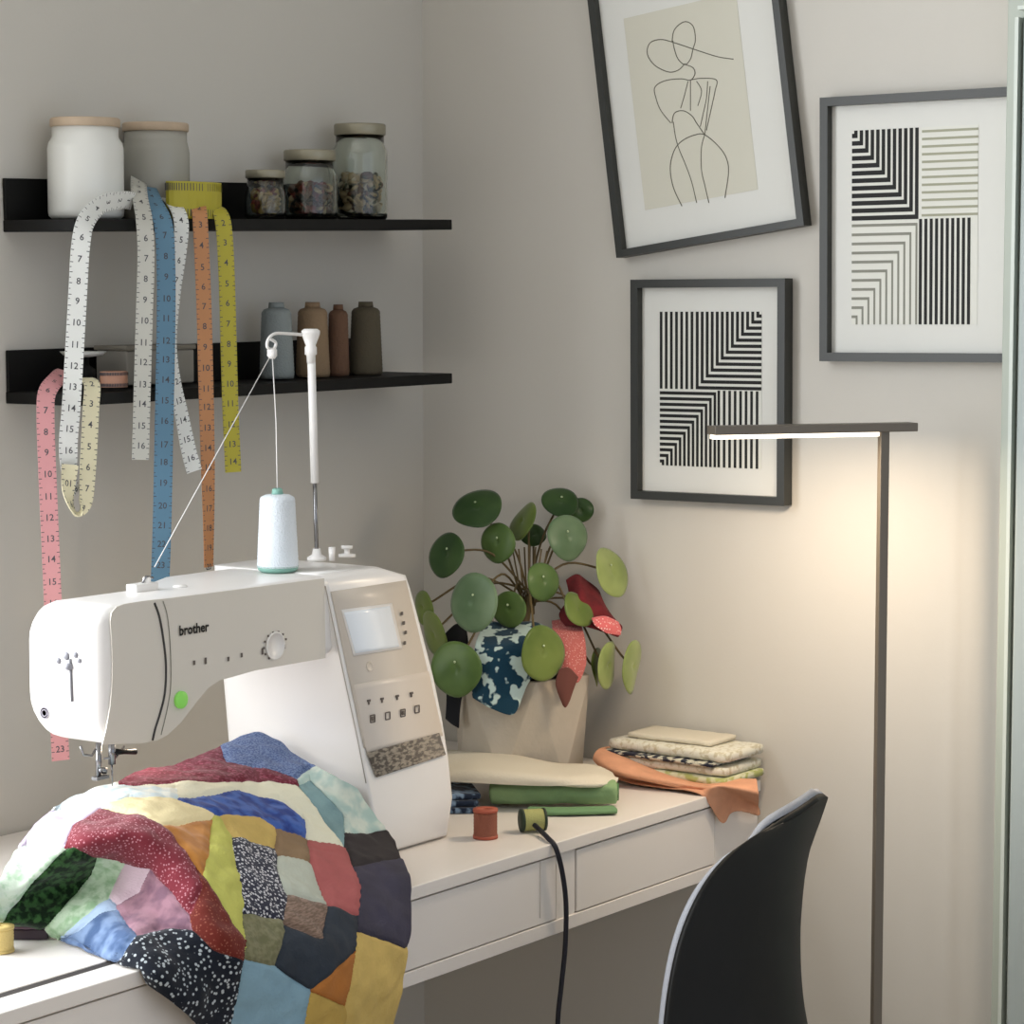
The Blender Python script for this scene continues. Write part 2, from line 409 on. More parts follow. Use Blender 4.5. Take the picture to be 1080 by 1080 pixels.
tape('tape_measure', [(140, 212, -.090), (128, 211, -.100), (107, 216, -.107), (91, 233, -.113), (85, 260, -.114), (82, 310, -.114), (78, 380, -.114), (75, 430, -.114), (72, 470, -.114), (74, 505, -.114), (80, 520, -.113)], .0185, c_white, 'bright white tape measure hanging leftmost from the upper shelf', [V((0, -.35, .9)), V((0, -.35, .9)), V((-.3, -.1, .8)), V((-.8, .35, .45)), -DW, -DW, -DW, -DW, -DW, Matrix.Rotation(.6, 3, 'Z') @ -DW, Matrix.Rotation(.8, 3, 'Z') @ -DW])
tape('tape_measure', [(82, 401, -.08), (90, 399, -.095), (97, 406, -.110), (96, 430, -.116), (94, 470, -.118), (92, 505, -.120), (90, 530, -.122), (82, 541, -.122), (75, 533, -.12), (72, 515, -.118), (74, 490, -.118)], .0165, c_cr, 'cream tape measure from the lower shelf, looped into a curl at its end', [0, 0, 5, 0, 0, 10, 30, 60, 60, 30, 0])
tape('tape_measure', [(146, 190, -.05), (147, 205, -.09), (152, 232, -.112), (154, 270, -.114), (152, 340, -.114), (150, 410, -.114), (148, 485, -.114)], .0175, c_white2, 'dull white tape measure hanging left of the blue one and ending above the machine', [50, 20, 5, 0, 0, 0, 0])
tape('tape_measure', [(148, 226, -.035), (154, 198, -.05), (162, 212, -.09), (172, 236, -.116), (175, 280, -.118), (175, 350, -.118), (173, 450, -.118), (171, 550, -.118), (169, 610, -.118), (168, 640, -.118)], .0195, c_blue, 'blue tape measure hanging down behind the sewing machine', [40, 40, 10, 0, 0, 0, 0, 0, 0, 0])
tape('tape_measure', [(172, 206, -.05), (184, 216, -.09), (191, 234, -.108), (190, 262, -.110), (184, 310, -.110), (180, 360, -.110), (184, 400, -.110), (192, 440, -.110), (199, 475, -.110), (205, 497, -.110)], .0165, c_white, 'white tape measure curving out from behind the blue one', [30, 10, 10, 20, 30, 30, 30, 20, 10, 0])
tape('tape_measure', [(207, 214, -.08), (210, 221, -.105), (212, 250, -.113), (215, 320, -.114), (217, 400, -.114), (219, 480, -.114), (220, 550, -.114), (220, 598, -.114)], .0160, c_or, 'orange tape measure hanging between the blue and the yellow tapes', [0, 0, 0, 0, 0, 10, 30, 40])
# yellow: coil plus tail
def coil(c, r, h, m, label, name, axis=(0, 0, 1), turns=4, cat='tape measure', group=None, flat=1):
    q = root(name, (c[0], c[1], c[2])); b = MB(); n = 150; secs = []
    for k in range(n):
        a = 2*PI*turns*k/n; rr = r*(1-.42*k/n)
        o = V((math.cos(a)*rr, math.sin(a)*rr*flat, 0)); nn = o.normalized()*.0006
        secs.append([V(c)+o-nn, V(c)+o+nn, V(c)+o+nn+V((0, 0, h)), V(c)+o-nn+V((0, 0, h))])
    b.sections(secs, 0, False); obj('coiled_tape', b, m, q)
    tk = MB()
    for k in range(60):
        a = 2*PI*k/60; o = V((math.cos(a), math.sin(a)*flat, 0)); tt = V((-math.sin(a), math.cos(a), 0))
        rr = r*(1-.42*k/60/turns)+.0013
        for z0, z1 in ((h*.05, h*.25), (h*.75, h*.95)):
            p = V(c)+o*rr
            tk.add([p-tt*.0005+V((0, 0, z0)), p+tt*.0005+V((0, 0, z0)), p+tt*.0005+V((0, 0, z1)), p-tt*.0005+V((0, 0, z1))], [[0, 1, 2, 3]])
    obj('tick_marks', tk, M_num, q)
    return tag(q, label, cat, group)
cc = PY(205, 219, -.088)
coil((cc.x, -.088, Z1+tilt(cc.x, .0125)+.0005), .041, .038, c_ye, 'rolled yellow tape measure lying on the upper shelf', 'coiled_tape_measure', turns=7, flat=.38)
tape('tape_measure', [(224, 217, -.088), (231, 222, -.103), (236, 240, -.112), (239, 290, -.114), (241, 360, -.114), (243, 430, -.114), (246, 498, -.114)], .0175, c_ye, 'yellow tape measure hanging rightmost from the upper shelf', [30, 10, 0, 0, 0, 0, 0])
tape('tape_measure', [(78, 392, -.045), (70, 392, -.07), (62, 398, -.09), (50, 413, -.106), (48, 440, -.110), (50, 500, -.110), (53, 570, -.110), (56, 640, -.110), (60, 720, -.110), (64, 802, -.110)], .0175, c_pk, 'pink tape measure hanging at far left behind the machine', [60, 60, 40, 10, 0, 0, 0, 0, 0, 0])
pc = PY(122, 403, -.085)
coil((pc.x, -.083, Z2+.0005), .016, .016, c_peach, 'small rolled peach tape measure on the lower shelf', 'coiled_tape_measure', turns=4, flat=.8)

# ------------------------------------------------------------ pictures on right wall
XF = -.02
def wl_pt(u, v, x): return V((x, -u, v))
def picture(c0, w_, h_, ang, fwid, label, draw, matm=M_matb, depth=.018):
    """c0: (u,v) bottom-left corner on the front plane"""
    a = math.radians(ang); ex = V((0, -math.cos(a), math.sin(a))); ey = V((0, math.sin(a), math.cos(a))); nx = V((-1, 0, 0))
    O = V((0, -c0[0], c0[1]))
    def pt(u, v, d): return O+ex*u+ey*v+nx*d
    q = root('framed_picture', pt(w_/2, 0, 0))
    b = MB(); f = fwid; D = depth+.002
    for quad in ([(0, 0), (w_, 0), (w_-f, f), (f, f)], [(w_, 0), (w_, h_), (w_-f, h_-f), (w_-f, f)], [(w_, h_), (0, h_), (f, h_-f), (w_-f, h_-f)], [(0, h_), (0, 0), (f, f), (f, h_-f)]):
        b.prism([pt(u, v, .002) for u, v in quad], nx*(D-.002))
    obj('frame', b, M_frame, q)
    obj('backing', MB().prism([pt(u, v, .003) for u, v in ((f*.6, f*.6), (w_-f*.6, f*.6), (w_-f*.6, h_-f*.6), (f*.6, h_-f*.6))], nx*.006), matm, q).name = 'mat_board'
    draw(q, pt, nx, w_, h_)
    return tag(q, label, 'picture', 'black framed pictures on the right wall')
def corners(tl, bl, br):
    return [P(*p, 0, XF) for p in (tl, bl, br)]
def bars(q, pt, nx, polys, m, d=.0096, name='printed_lines'):
    b = MB()
    for poly in polys: b.prism([pt(u, v, d) for u, v in poly], nx*.0003)
    obj(name, b, m, q)
def rect(x0, y0, x1, y1): return [(x0, y0), (x1, y0), (x1, y1), (x0, y1)]
def corner_pat(x0, y0, x1, y1, n, cx, cy, duty=.55):
    """nested L stripes: each L has its bend on the diagonal; cx,cy in {0,1}: corner where the L's are smallest"""
    out = []; W, H = x1-x0, y1-y0
    for k in range(n):
        a = (k+1)/n; w0 = W*a; h0 = H*a; tw = W/n*duty; thh = H/n*duty
        # L: vertical arm at distance w0, horizontal arm at distance h0 from the small corner
        def X(d): return x0+d if cx == 0 else x1-d
        def Y(d): return y0+d if cy == 0 else y1-d
        xa, xb = sorted((X(w0), X(w0-tw))); ya_, yb_ = sorted((Y(0), Y(h0)))
        out.append(rect(xa, ya_, xb, yb_))
        xa2, xb2 = sorted((X(0), X(w0-tw))); ya2, yb2 = sorted((Y(h0), Y(h0-thh)))
        if xb2-xa2 > 1e-5: out.append(rect(xa2, ya2, xb2, yb2))
    return out
# geometric print (frame 2)
tl, bl, br = corners((865, 103), (864, 381), (1049, 383))
W2 = .242; H2 = (tl-bl).length
def draw2(q, pt, nx, w_, h_):
    def loc(px, py):
        p = P(px, py, 0, XF+.006); return (-(p.y)-(-bl.y)*1.0, p.z-bl.z)
    xa, yt = loc(899, 138); xm, ym = loc(968, 232); xb, yb = loc(1029, 344)
    xb2 = loc(1024, 344)[0]
    yT = loc(965, 138)[1]
    bars(q, pt, nx, [rect(xa, yb, xb, yt)], M_paper2, .0092, 'print_sheet')
    bars(q, pt, nx, corner_pat(xa, ym, xm, yt, 12, 0, 1, .6), M_ink)
    bars(q, pt, nx, corner_pat(xa, yb, xm-.001, ym-.004, 11, 0, 0, .3), M_inkg)
    n = 12; bars(q, pt, nx, [rect(xm+.004, ym+(yt-ym)*(k+.3)/n, xb, ym+(yt-ym)*(k+.62)/n) for k in range(n)], mat('pale_olive_ink', (.62, .62, .54), .7))
    n = 10; W = xb2-xm-.001; bars(q, pt, nx, [rect(xm+.001+W*k/n, yb, xm+.001+W*(k+.55)/n, ym) for k in range(n)], M_ink)
picture((-bl.y, bl.z), W2, H2, .6, .0095, 'black framed striped four square print beside the cupboard door', draw2)
tl, bl3, br3 = corners((665, 295), (665, 526), (826, 531))
W3 = (br3-bl3).length+.001; H3 = (tl-bl3).length
def draw3(q, pt, nx, w_, h_):
    def loc(px, py):
        p = P(px, py, 0, XF+.006); return (-(p.y)-(-bl3.y), p.z-bl3.z)
    xa, yt = loc(695, 329); xb, yb = loc(801, 496); xm = xa+(xb-xa)*.5; ym = yb+(yt-yb)*.5
    bars(q, pt, nx, [rect(xa, yb, xb, yt)], M_paper2, .0092, 'print_sheet')
    xq = xa+(xb-xa)*.36
    bars(q, pt, nx, corner_pat(xq, ym, xb, yt, 13, 1, 1, .55), M_ink)
    n = 7; bars(q, pt, nx, [rect(xa+(xq-xa)*k/n, ym, xa+(xq-xa)*(k+.5)/n, yt) for k in range(n)], M_ink)
    xr = xa+(xb-xa)*.56
    bars(q, pt, nx, corner_pat(xa, yb, xr, ym-.003, 13, 0, 0, .55), M_ink)
    n = 8; bars(q, pt, nx, [rect(xr+.002+(xb-xr-.002)*k/n, yb, xr+.002+(xb-xr-.002)*(k+.45)/n, ym-.001) for k in range(n)], M_ink)
picture((-bl3.y, bl3.z), W3, H3, .4, .0095, 'black framed striped print partly behind the floor lamp bar', draw3)
# line drawing (frame 1, hung tilted)
tl, bl1, br1 = corners((617, 0), (650, 272), (846, 238))
v1 = br1-bl1; A1 = math.degrees(math.atan2(v1.z, -v1.y)); W1 = v1.length+.002
def draw1(q, pt, nx, w_, h_):
    a = math.radians(A1); ex = V((0, -math.cos(a), math.sin(a))); ey = V((0, math.sin(a), math.cos(a)))
    def loc(cx, cy):
        px, py = 600+cx/3.857, cy/3.857
        p = P(px, py, 0, XF+.008)-bl1; return (p.dot(ex), p.dot(ey))
    x0, y0_ = loc(305, 855); x1 = loc(765, 775)[0]; y1 = loc(240, 70)[1]
    bars(q, pt, nx, [rect(x0, y0_, x1, y1)], M_paper, .0092, 'print_sheet')
    L = [[(665, 240), (600, 230), (520, 205), (430, 175), (370, 160), (325, 175), (315, 220), (345, 265), (400, 292), (440, 285), (468, 258)],
         [(415, 170), (425, 120), (465, 88), (500, 105), (510, 160), (500, 200), (490, 240), (468, 262), (440, 240), (425, 200), (418, 165)],
         [(468, 262), (500, 275), (508, 300), (490, 325), (450, 320), (385, 328), (345, 355), (350, 400), (370, 450), (410, 500)],
         [(490, 325), (535, 318), (595, 325), (590, 370), (575, 440), (555, 530)],
         [(490, 325), (490, 380), (490, 450)], [(480, 330), (465, 390), (450, 440)],
         [(560, 330), (555, 400), (540, 470), (530, 515)], [(515, 330), (535, 370), (520, 430)],
         [(415, 500), (425, 460), (460, 450), (495, 470), (515, 500), (548, 548)], [(420, 495), (430, 560), (445, 610), (470, 670), (495, 740), (515, 825)],
         [(455, 838), (420, 760), (408, 680), (425, 610), (460, 570), (510, 548), (548, 548), (600, 590), (635, 640), (645, 700), (630, 805)],
         [(548, 548), (535, 600), (535, 690), (550, 760), (565, 825)], [(570, 350), (560, 440), (548, 548)]]
    b = MB()
    for ln in L:
        p2 = cr([V((*loc(*p), 0)) for p in ln], 8*len(ln)); b.tube([pt(p.x, p.y, .0096) for p in p2], .00055, 5)
    obj('line_drawing', b, M_line, q)
picture((-bl1.y, bl1.z), W1, .345, A1, .0085, 'tilted black framed line drawing of a figure in a wide hat', draw1)

# ------------------------------------------------------------ floor lamp
Lz = 1.15
la, lb_ = V((-.266, -.572, Lz)), V((-.079, -.708, Lz)); ld = (lb_-la).normalized(); lang = math.atan2(ld.y, ld.x)
lp = la + ld*((V((-.147, -.706, 0))-V((la.x, la.y, 0))).dot(V((ld.x, ld.y, 0)))); 
best = min(((abs(PX(la+(lb_-la)*(k/200))[0]-932), k) for k in range(201)))[1]; lp = la+(lb_-la)*(best/200)
lam = tag(root('floor_lamp', (lp.x, lp.y, 0)), 'slim dark bronze floor lamp with a lit horizontal bar head', 'lamp')
obj('lamp_head', MB().box((la+lb_)/2+V((0, 0, .003)), ((lb_-la).length, .022, .008), lang), M_lamp, lam, bevel=.001) if False else None
b = MB(); mid = (la+lb_)/2; b.box((mid.x, mid.y, Lz+.003), ((lb_-la).length, .022, .009), lang); obj('lamp_head', b, M_lamp, lam, bevel=.001)
e_ = la+ld*.19; m_ = (la+e_)/2
b = MB().box((m_.x, m_.y, Lz-.0035), ((e_-la).length-.004, .014, .005), lang); obj('light_strip', b, M_led, lam)
b = MB().box((lp.x, lp.y, Lz/2), (.0105, .008, Lz-.002), lang); obj('pole', b, M_lamp, lam, bevel=.001)
b = MB().lathe([(.11, 0), (.11, .008), (.10, .012)], (lp.x, lp.y, 0), 40); obj('base', b, M_lamp, lam)
ar = bpy.data.lights.new('lamp_light', 'AREA'); ar.shape = 'RECTANGLE'; ar.size = .13; ar.size_y = .014; ar.energy = 1.35; ar.color = (1, .80, .58)
ao = bpy.data.objects.new('lamp_light', ar); COL.objects.link(ao); ao.location = (m_.x-ld.x*.02, m_.y-ld.y*.02, Lz-.0075); ao.rotation_euler = (0, 0, lang)

# ------------------------------------------------------------ chair
ch = {}
phi = math.radians(14); mdir = V((math.cos(phi), math.sin(phi), 0)); ndir = V((math.sin(phi), -math.cos(phi), 0))
tipF = PD(868, 838, 2.58); hw = .19
cz = tipF.z
cc0 = tipF - mdir*hw; cc0.z = 0
chair = tag(root('desk_chair', (cc0.x-ndir.x*.2, cc0.y-ndir.y*.2, 0)), 'black shell desk chair with a pale inner layer as its lit rim, standing in front of the desk', 'chair')
rows = [(PD(862, 842, 2.50), PD(867, 839, 2.54), PD(871, 839, 2.57)), (PD(838, 858, 2.45), PD(858, 849, 2.52), PD(869, 845, 2.585)),
        (PD(800, 879, 2.40), PD(846, 865, 2.475), PD(864, 860, 2.595)), (PD(770, 900, 2.36), PD(838, 888, 2.45), PD(856, 882, 2.60)),
        (PD(746, 929, 2.33), PD(833, 917, 2.43), PD(847, 909, 2.605)), (PD(726, 968, 2.31), PD(830, 956, 2.42), PD(838, 945, 2.61)),
        (PD(712, 1013, 2.30), PD(829, 1004, 2.41), PD(832, 985, 2.615)), (PD(703, 1066, 2.295), PD(832, 1060, 2.405), PD(832, 1038, 2.62)),
        (PD(697, 1130, 2.29), PD(842, 1125, 2.40), PD(838, 1098, 2.62))]
n_, m_2, f_ = [p.copy() for p in rows[-1]]
for fwd, z in ((.01, .56), (.04, .50), (.10, .465), (.20, .45), (.30, .452), (.40, .455), (.45, .43)):
    rows.append(tuple(V((p.x, p.y, 0))-ndir*(fwd+e*min(1, (.12-fwd)/.12 if fwd < .12 else 0)) + V((0, 0, z+e2)) for p, e, e2 in ((n_, 0, .03), (m_2, 0, 0), (f_, 0, .03))))
Gs = surf([[r[0], r[0].lerp(r[1], .55)+(r[1]-r[0].lerp(r[2], .5))*.25, r[1], r[1].lerp(r[2], .5)+(r[1]-r[0].lerp(r[2], .5))*.2, r[2]] for r in rows], 70, 28)
obj('shell', MB().grid(Gs), M_chair, chair, solid=.006)
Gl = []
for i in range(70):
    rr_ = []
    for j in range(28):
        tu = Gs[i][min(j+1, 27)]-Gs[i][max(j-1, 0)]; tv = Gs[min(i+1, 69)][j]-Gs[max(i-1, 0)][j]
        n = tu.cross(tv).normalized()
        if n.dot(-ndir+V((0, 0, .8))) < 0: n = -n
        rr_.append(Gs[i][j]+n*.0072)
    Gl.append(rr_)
obj('lit_rim_layer', MB().grid(Gl), M_lit_rim, chair, solid=.0075)  # pale inner layer paints the window light on the black shell's rim
cb = V((cc0.x, cc0.y, 0))-ndir*.24
for sx, sy in ((-1, -1), (-1, 1), (1, -1), (1, 1)):
    obj('leg', MB().tube([cb+mdir*(.1*sx)+ndir*(.1*sy)+V((0, 0, .43)), cb+mdir*(.2*sx)+ndir*(.2*sy)+V((0, 0, .008))], [.012, .009]), M_steel, chair)
obj('under_frame', MB().box(cb+V((0, 0, .427)), (.24, .24, .012), phi), M_steel, chair)

# ------------------------------------------------------------ sewing machine
sm_ = tag(root('sewing_machine', (-.66, -.28, ZT)), 'white computerised sewing machine with small screen standing on the desk', 'sewing machine')
def rrect(cx, cy, hx, hy, rs, mk, n=6):
    """rs: radii for corners (+x+y, -x+y, -x-y, +x-y); mk maps 2D->3D"""
    out = []
    for (sx, sy, a0), r in zip(((1, 1, 0), (-1, 1, 90), (-1, -1, 180), (1, -1, 270)), rs):
        r = min(r, hx*.98, hy*.98)
        for k in range(n+1):
            a = math.radians(a0+90*k/n); out.append(mk(cx+sx*(hx-r)+r*math.cos(a), cy+sy*(hy-r)+r*math.sin(a)))
    return out
YA = -.345; YBk = -.245
und = [PY(px, py, YA) for px, py in ((105, 787), (150, 785), (166, 782), (176, 776), (190, 762), (205, 742), (218, 726), (230, 718.5), (270, 707.5), (330, 694))]
def zbot(x):
    if x <= und[0].x: return und[0].z
    for a, b_ in zip(und, und[1:]):
        if a.x <= x <= b_.x: return a.z+(b_.z-a.z)*(x-a.x)/(b_.x-a.x)
    return und[-1].z
ztop = 1.0195
xs = [-.921, -.9195, -.915, -.909, -.900]+[-.89+.0125*k for k in range(24)]+[-.590, -.575]
body = MB(); secs = []
for x in xs:
    k = min(1, max(0, (x+.921)/.021)); sh = .020*(1-math.sqrt(max(0, 1-(1-k)**2)))
    zb = zbot(x); y0, y1 = YA+sh*.5, YBk-sh*.8
    z0, z1 = zb+sh*.9, ztop-sh*.75
    kk = min(1, max(0, (x+.80)/.1)); y1 += .05*kk  # arm deeper toward the column
    secs.append(rrect((y0+y1)/2, (z0+z1)/2, (y1-y0)/2, (z1-z0)/2, (.032, .010, .010, .034), lambda a, b_, x=x: V((x, a, b_))))
body.sections(secs)
# control column
secs = []
zlist = [(.742, -.380, -.423), (.746, -.384, -.420), (.78, -.383, -.424), (.82, -.377, -.431), (.86, -.370, -.441), (.90, -.363, -.452), (.94, -.3565, -.464), (.975, -.351, -.4745), (.995, -.3475, -.482), (1.008, -.346, -.489), (1.015, -.344, -.500), (1.019, -.340, -.512), (1.0203, -.334, -.524)]
rsil = [(405, 589.5), (417, 594), (424, 600), (433, 625), (450, 690), (462, 740), (470, 790), (475, 830), (476, 858), (470, 872)]
def sil(z, yf):
    best = None
    for (x0, y0), (x1, y1) in zip(rsil, rsil[1:]):
        for k in range(21):
            p = PY(x0+(x1-x0)*k/20, y0+(y1-y0)*k/20, yf+.010)
            if best is None or abs(p.z-z) < best[0]: best = (abs(p.z-z), p.x)
    return best[1]
lsil = [PY(345, 612, -.346), PY(386, 826, -.376)]
for z, yf, xr in zlist:
    u = (lsil[0].z-z)/(lsil[0].z-lsil[1].z); xl = lsil[0].x+(lsil[1].x-lsil[0].x)*min(1.3, max(0, u)); xr = sil(z, yf) if z < 1.010 else xr
    secs.append(rrect((xl+xr)/2, (yf-.195)/2, (xr-xl)/2, (-.195-yf)/2, (.03, .01, .004, .016), lambda a, b_, z=z: V((a, b_, z))))
body.sections(secs)
# flat bed
bed = MB(); secs = []
for z, i_ in ((.742, .004), (.746, 0), (.806, 0), (.811, .002), (.813, .006)):
    x0, x1 = -.85+i_, -.56; y0, y1 = -.352+i_, -.20-i_
    secs.append(rrect((x0+x1)/2, (y0+y1)/2, (x1-x0)/2, (y1-y0)/2, (.01, .03, .03, .01), lambda a, b_, z=z: V((a, b_, z))))
bo = obj('body', body, M_plast, sm_)
obj('flat_bed', bed.sections(secs), M_plast, sm_)
fp = [(118, 646), (123, 640), (131, 637)] + [(150, 634), (178, 631), (260, 620.5), (342, 610), (343.5, 694), (270, 707), (231, 718), (219, 726), (206, 742), (191, 762), (177, 775), (166, 781), (150, 784), (108, 785.5), (112, 770), (116.5, 745), (118.5, 722), (119, 700), (118, 675), (116.5, 655)]
M_front = mat('front_cover_shaded', (.85, .83, .795), .4)  # greyer than the white body: shade on the arm front put into colour
obj('front_cover', MB().prism([PY(x, y, YA-.0009) for x, y in fp], (0, .0012, 0)), M_front, sm_)['label'] = 'front cover of white plastic, greyed as if in shade'
# seam of the end cover on the arm front
YP = YA-.0014
sp = [PY(px, py, YP) for px, py in ((163, 636), (168, 650), (172, 672), (175, 700), (174, 730), (169, 752), (164, 768), (161, 781))]
obj('end_cover_seam', MB().tube(cr(sp, 40), .0011, 6), M_seam, sm_)
sp = [PY(px, py, YP) for px, py in ((172, 634), (177, 652), (180, 690), (180, 725), (176, 750), (170, 775))]
obj('end_cover_seam', MB().tube(cr(sp, 40), .0004, 6), M_inkg, sm_)
# brand lettering
lt = MB(); c1, c2 = PY(188, 666, YP-.0004), PY(221, 661, YP-.0004); put_text(lt, 'brother', (c1+c2)/2, V((1, 0, 0)), V((0, 0, 1)), (c2-c1).length*.30, .03)
obj('lettering', lt, M_ink, sm_)
for px, py in ((205, 699), (217, 697), (241, 695), (255, 691), (277, 687), (300, 682)):
    c_ = PY(px, py, YP-.0004); obj('key_icon', MB().box(c_, (.0022, .0006, .006 if px in (217, 277) else .004)), M_icon, sm_)
dc = PY(290, 681, YP); obj('speed_dial', MB().lathe([(.0135, 0), (.0135, .0012), (.012, .0016), (.0117, .0006), (0, .0006)], dc, 32, (0, -1, 0)), M_plast, sm_)
db = MB()
for k in range(9):
    a = math.radians(20+k*27); db.box(dc+V((math.cos(a)*.0165, -.0006, math.sin(a)*.0165*.8)), (.002, .0006, .002))
obj('dial_dots', db, M_icon, sm_)
gp = MB().lathe([(.008, 0), (.008, .0025), (.006, .0034), (0, .0036)], PY(190, 738, YP), 24, (0, -1, 0)); 
obj('start_button', gp, M_green, sm_)
# left end details: slot, screw emblem
XE = -.9216
sl = MB(); a = P(74, 695, 0, XE); b_ = P(76, 740, 0, XE); sl.tube([a, b_], .0013, 8); obj('thread_slot', sl, mat('slot_grey', (.45, .45, .47), .5), sm_)
fl = MB()
for dx, dy, r in ((62, 697, .003), (70, 692, .004), (80, 691, .003), (72, 703, .0035), (84, 697, .0025)):
    fl.lathe([(r, 0), (r*.7, .0015), (0, .002)], P(dx, dy, 0, XE+.0005), 12, (-1, 0, 0))
fl.lathe([(.0035, 0), (.003, .004), (0, .005)], P(74, 703, 0, XE+.0005), 12, (-1, 0, 0)); obj('lever', fl, mat('lever_grey', (.55, .55, .58), .35), sm_)
em = MB()
for r in (.0055, .0035): em.lathe([(r, 0), (r, .0006), (r-.0009, .0006), (r-.0009, 0)], P(47, 752, 0, XE+.0006), 24, (-1, 0, 0))
obj('emblem', em, mat('emblem_grey', (.6, .58, .62), .5), sm_)
# control panel on slanted column front
def colfront(z):
    for (z0, y0, x0), (z1, y1, x1) in zip(zlist, zlist[1:]):
        if z0 <= z <= z1:
            u = (z-z0)/(z1-z0); return y0+(y1-y0)*u
    return zlist[-1][1]
def PF(px, py, off=.0008):
    z = .9
    for _ in range(8):
        p = PY(px, py, colfront(z)-off); z = min(1.01, max(.745, p.z))
    return PY(px, py, colfront(z)-off)
def panel(name, quad, m, off=.0008, th=.0008, parent=sm_):
    # subdivide along height so it follows the slanted front
    N = 12; L = []; R_ = []
    tl_, tr_, br_, bl_ = [V((*q, 0)) for q in quad]
    G = []
    for k in range(N+1):
        u = k/N; a = tl_.lerp(bl_, u); b_ = tr_.lerp(br_, u)
        G.append([PF(a.x+(b_.x-a.x)*j/2, a.y+(b_.y-a.y)*j/2, off) for j in range(3)])
    return obj(name, MB().grid(G), m, parent, solid=th)
panel('control_panel', ((349, 624), (428, 612), (466, 770), (384, 789)), M_panel, .0008)
panel('control_panel_lower', ((373, 722), (452, 708), (467, 776), (387, 795)), mat('panel_lower', (.86, .82, .775), .4), .0013)
scr = panel('screen_bezel', ((360, 643), (413, 636), (424, 684), (373, 692)), M_plast, .002)
panel('screen', ((363, 646), (411, 639), (421, 682), (375, 689)), M_lcd, .0029, .0006)
panel('stitch_chart', ((387, 794), (463, 773), (470, 796), (397, 820)), M_hatch, .0022)
def icon(px, py, w_, h_, b_=None):
    if b_: b_.box(PF(px, py, .0026), (w_, .0008, h_))
    else: obj('key_icon', MB().box(PF(px, py, .0026), (w_, .0008, h_)), M_icon, sm_)
for k, (px, py) in enumerate(((389, 739), (403, 737), (419, 734), (434, 731))):
    ic = MB(); icon(px, py, .005, .002, ic); icon(px, py+2, .002, .004, ic); obj('key_icon', ic, M_icon, sm_)
for k, (px, py) in enumerate(((393, 758), (409, 755), (425, 752), (440, 748))):
    ic = MB()
    for dx, dz, w_, h_ in ((-.0035, 0, .001, .007), (.0035, 0, .001, .007), (0, .0035, .007, .001), (0, -.0035, .007, .001)):
        c_ = PF(px, py, .0026); ic.box(c_+V((dx, 0, dz)), (w_, .0008, h_))
    if k in (0, 2): icon(px, py, .003, .004, ic)
    obj('key_icon', ic, M_icon, sm_)
for px, py in ((424, 647), (426, 657), (428, 667), (427, 678)): icon(px, py, .003, .0035)
for px, py in ((389, 703),): obj('select_key', MB().lathe([(.005, 0), (.005, .0015), (.004, .0018), (.0036, .0012), (0, .0012)], PF(px, py, .0008), 24, (0, -1, .15)), M_panel, sm_)
obj('column_groove', MB().tube([PF(343, 618, .0004), PF(360, 700, .0004), PF(378, 784, .0004), PF(386, 826, .0004)], .0006, 6), mat('groove_soft', (.66, .63, .6), .6), sm_)
# needle, presser foot
nd = MB(); npz = lambda px, py, y=-.292: PY(px, py, y)
n0 = npz(118, 790); nd.tube([npz(118, 780), npz(118, 806)], .0035, 10); obj('needle_bar', nd, M_chrome, sm_)
obj('needle', MB().tube([npz(118, 806), npz(118.5, 829)], [.0011, .0004], 8), M_chrome, sm_)
obj('clamp_screw', MB().tube([npz(118, 793), npz(131, 793), npz(143, 793)], [.0035, .0022, .0026], 10), M_steel, sm_)
b = MB(); b.tube([npz(104, 782, -.285), npz(104, 822, -.285)], .0028, 8); b.box(npz(106, 820, -.29), (.016, .007, .003)); b.tube([npz(104, 812, -.285), npz(113, 813, -.29)], .003, 8); obj('presser_foot', b, M_chrome, sm_)
b = MB(); b.tube([npz(85, 787), npz(88, 796), npz(97, 797), npz(101, 790)], .0012, 6); b.tube([npz(110, 800), npz(122, 799), npz(131, 787)], .001, 6); obj('thread_guide', b, M_chrome, sm_)
# top fittings
ZM = ztop
def top(px, py): return PZ(px, py, ZM)
b = MB(); p = PY(150, 608, -.285); b.box((p.x, p.y, ZM+.003), (.03, .014, .008)); b.lathe([(.004, 0), (.004, .006), (0, .007)], (p.x+.006, p.y, ZM+.006), 12); obj('bobbin_guide', b, M_plast, sm_, bevel=.0015)
b = MB(); p = PY(150, 608, -.285); b.tube([(p.x, p.y, ZM+.007), (p.x+.003, p.y-.002, ZM+.013), (p.x+.012, p.y-.002, ZM+.011)], .0012, 6); obj('wire_guide', b, M_chrome, sm_)
b = MB(); p = top(190, 619); b.lathe([(.007, 0), (.006, .0015), (0, .002)], (p.x, p.y, ZM), 16); obj('top_screw', b, M_plast, sm_)
p = PY(366, 586, -.25); b = MB(); b.lathe([(.009, 0), (.009, .003), (.003, .0035), (.003, .008), (.006, .009), (.006, .012), (0, .012)], (p.x, p.y, ZM), 20); obj('bobbin_winder', b, M_plast, sm_)
p = PY(350, 586, -.26); b = MB(); b.tube([(p.x, p.y, ZM), (p.x, p.y, ZM+.014)], [.003, .0035], 12); obj('winder_stop', b, M_plast, sm_)
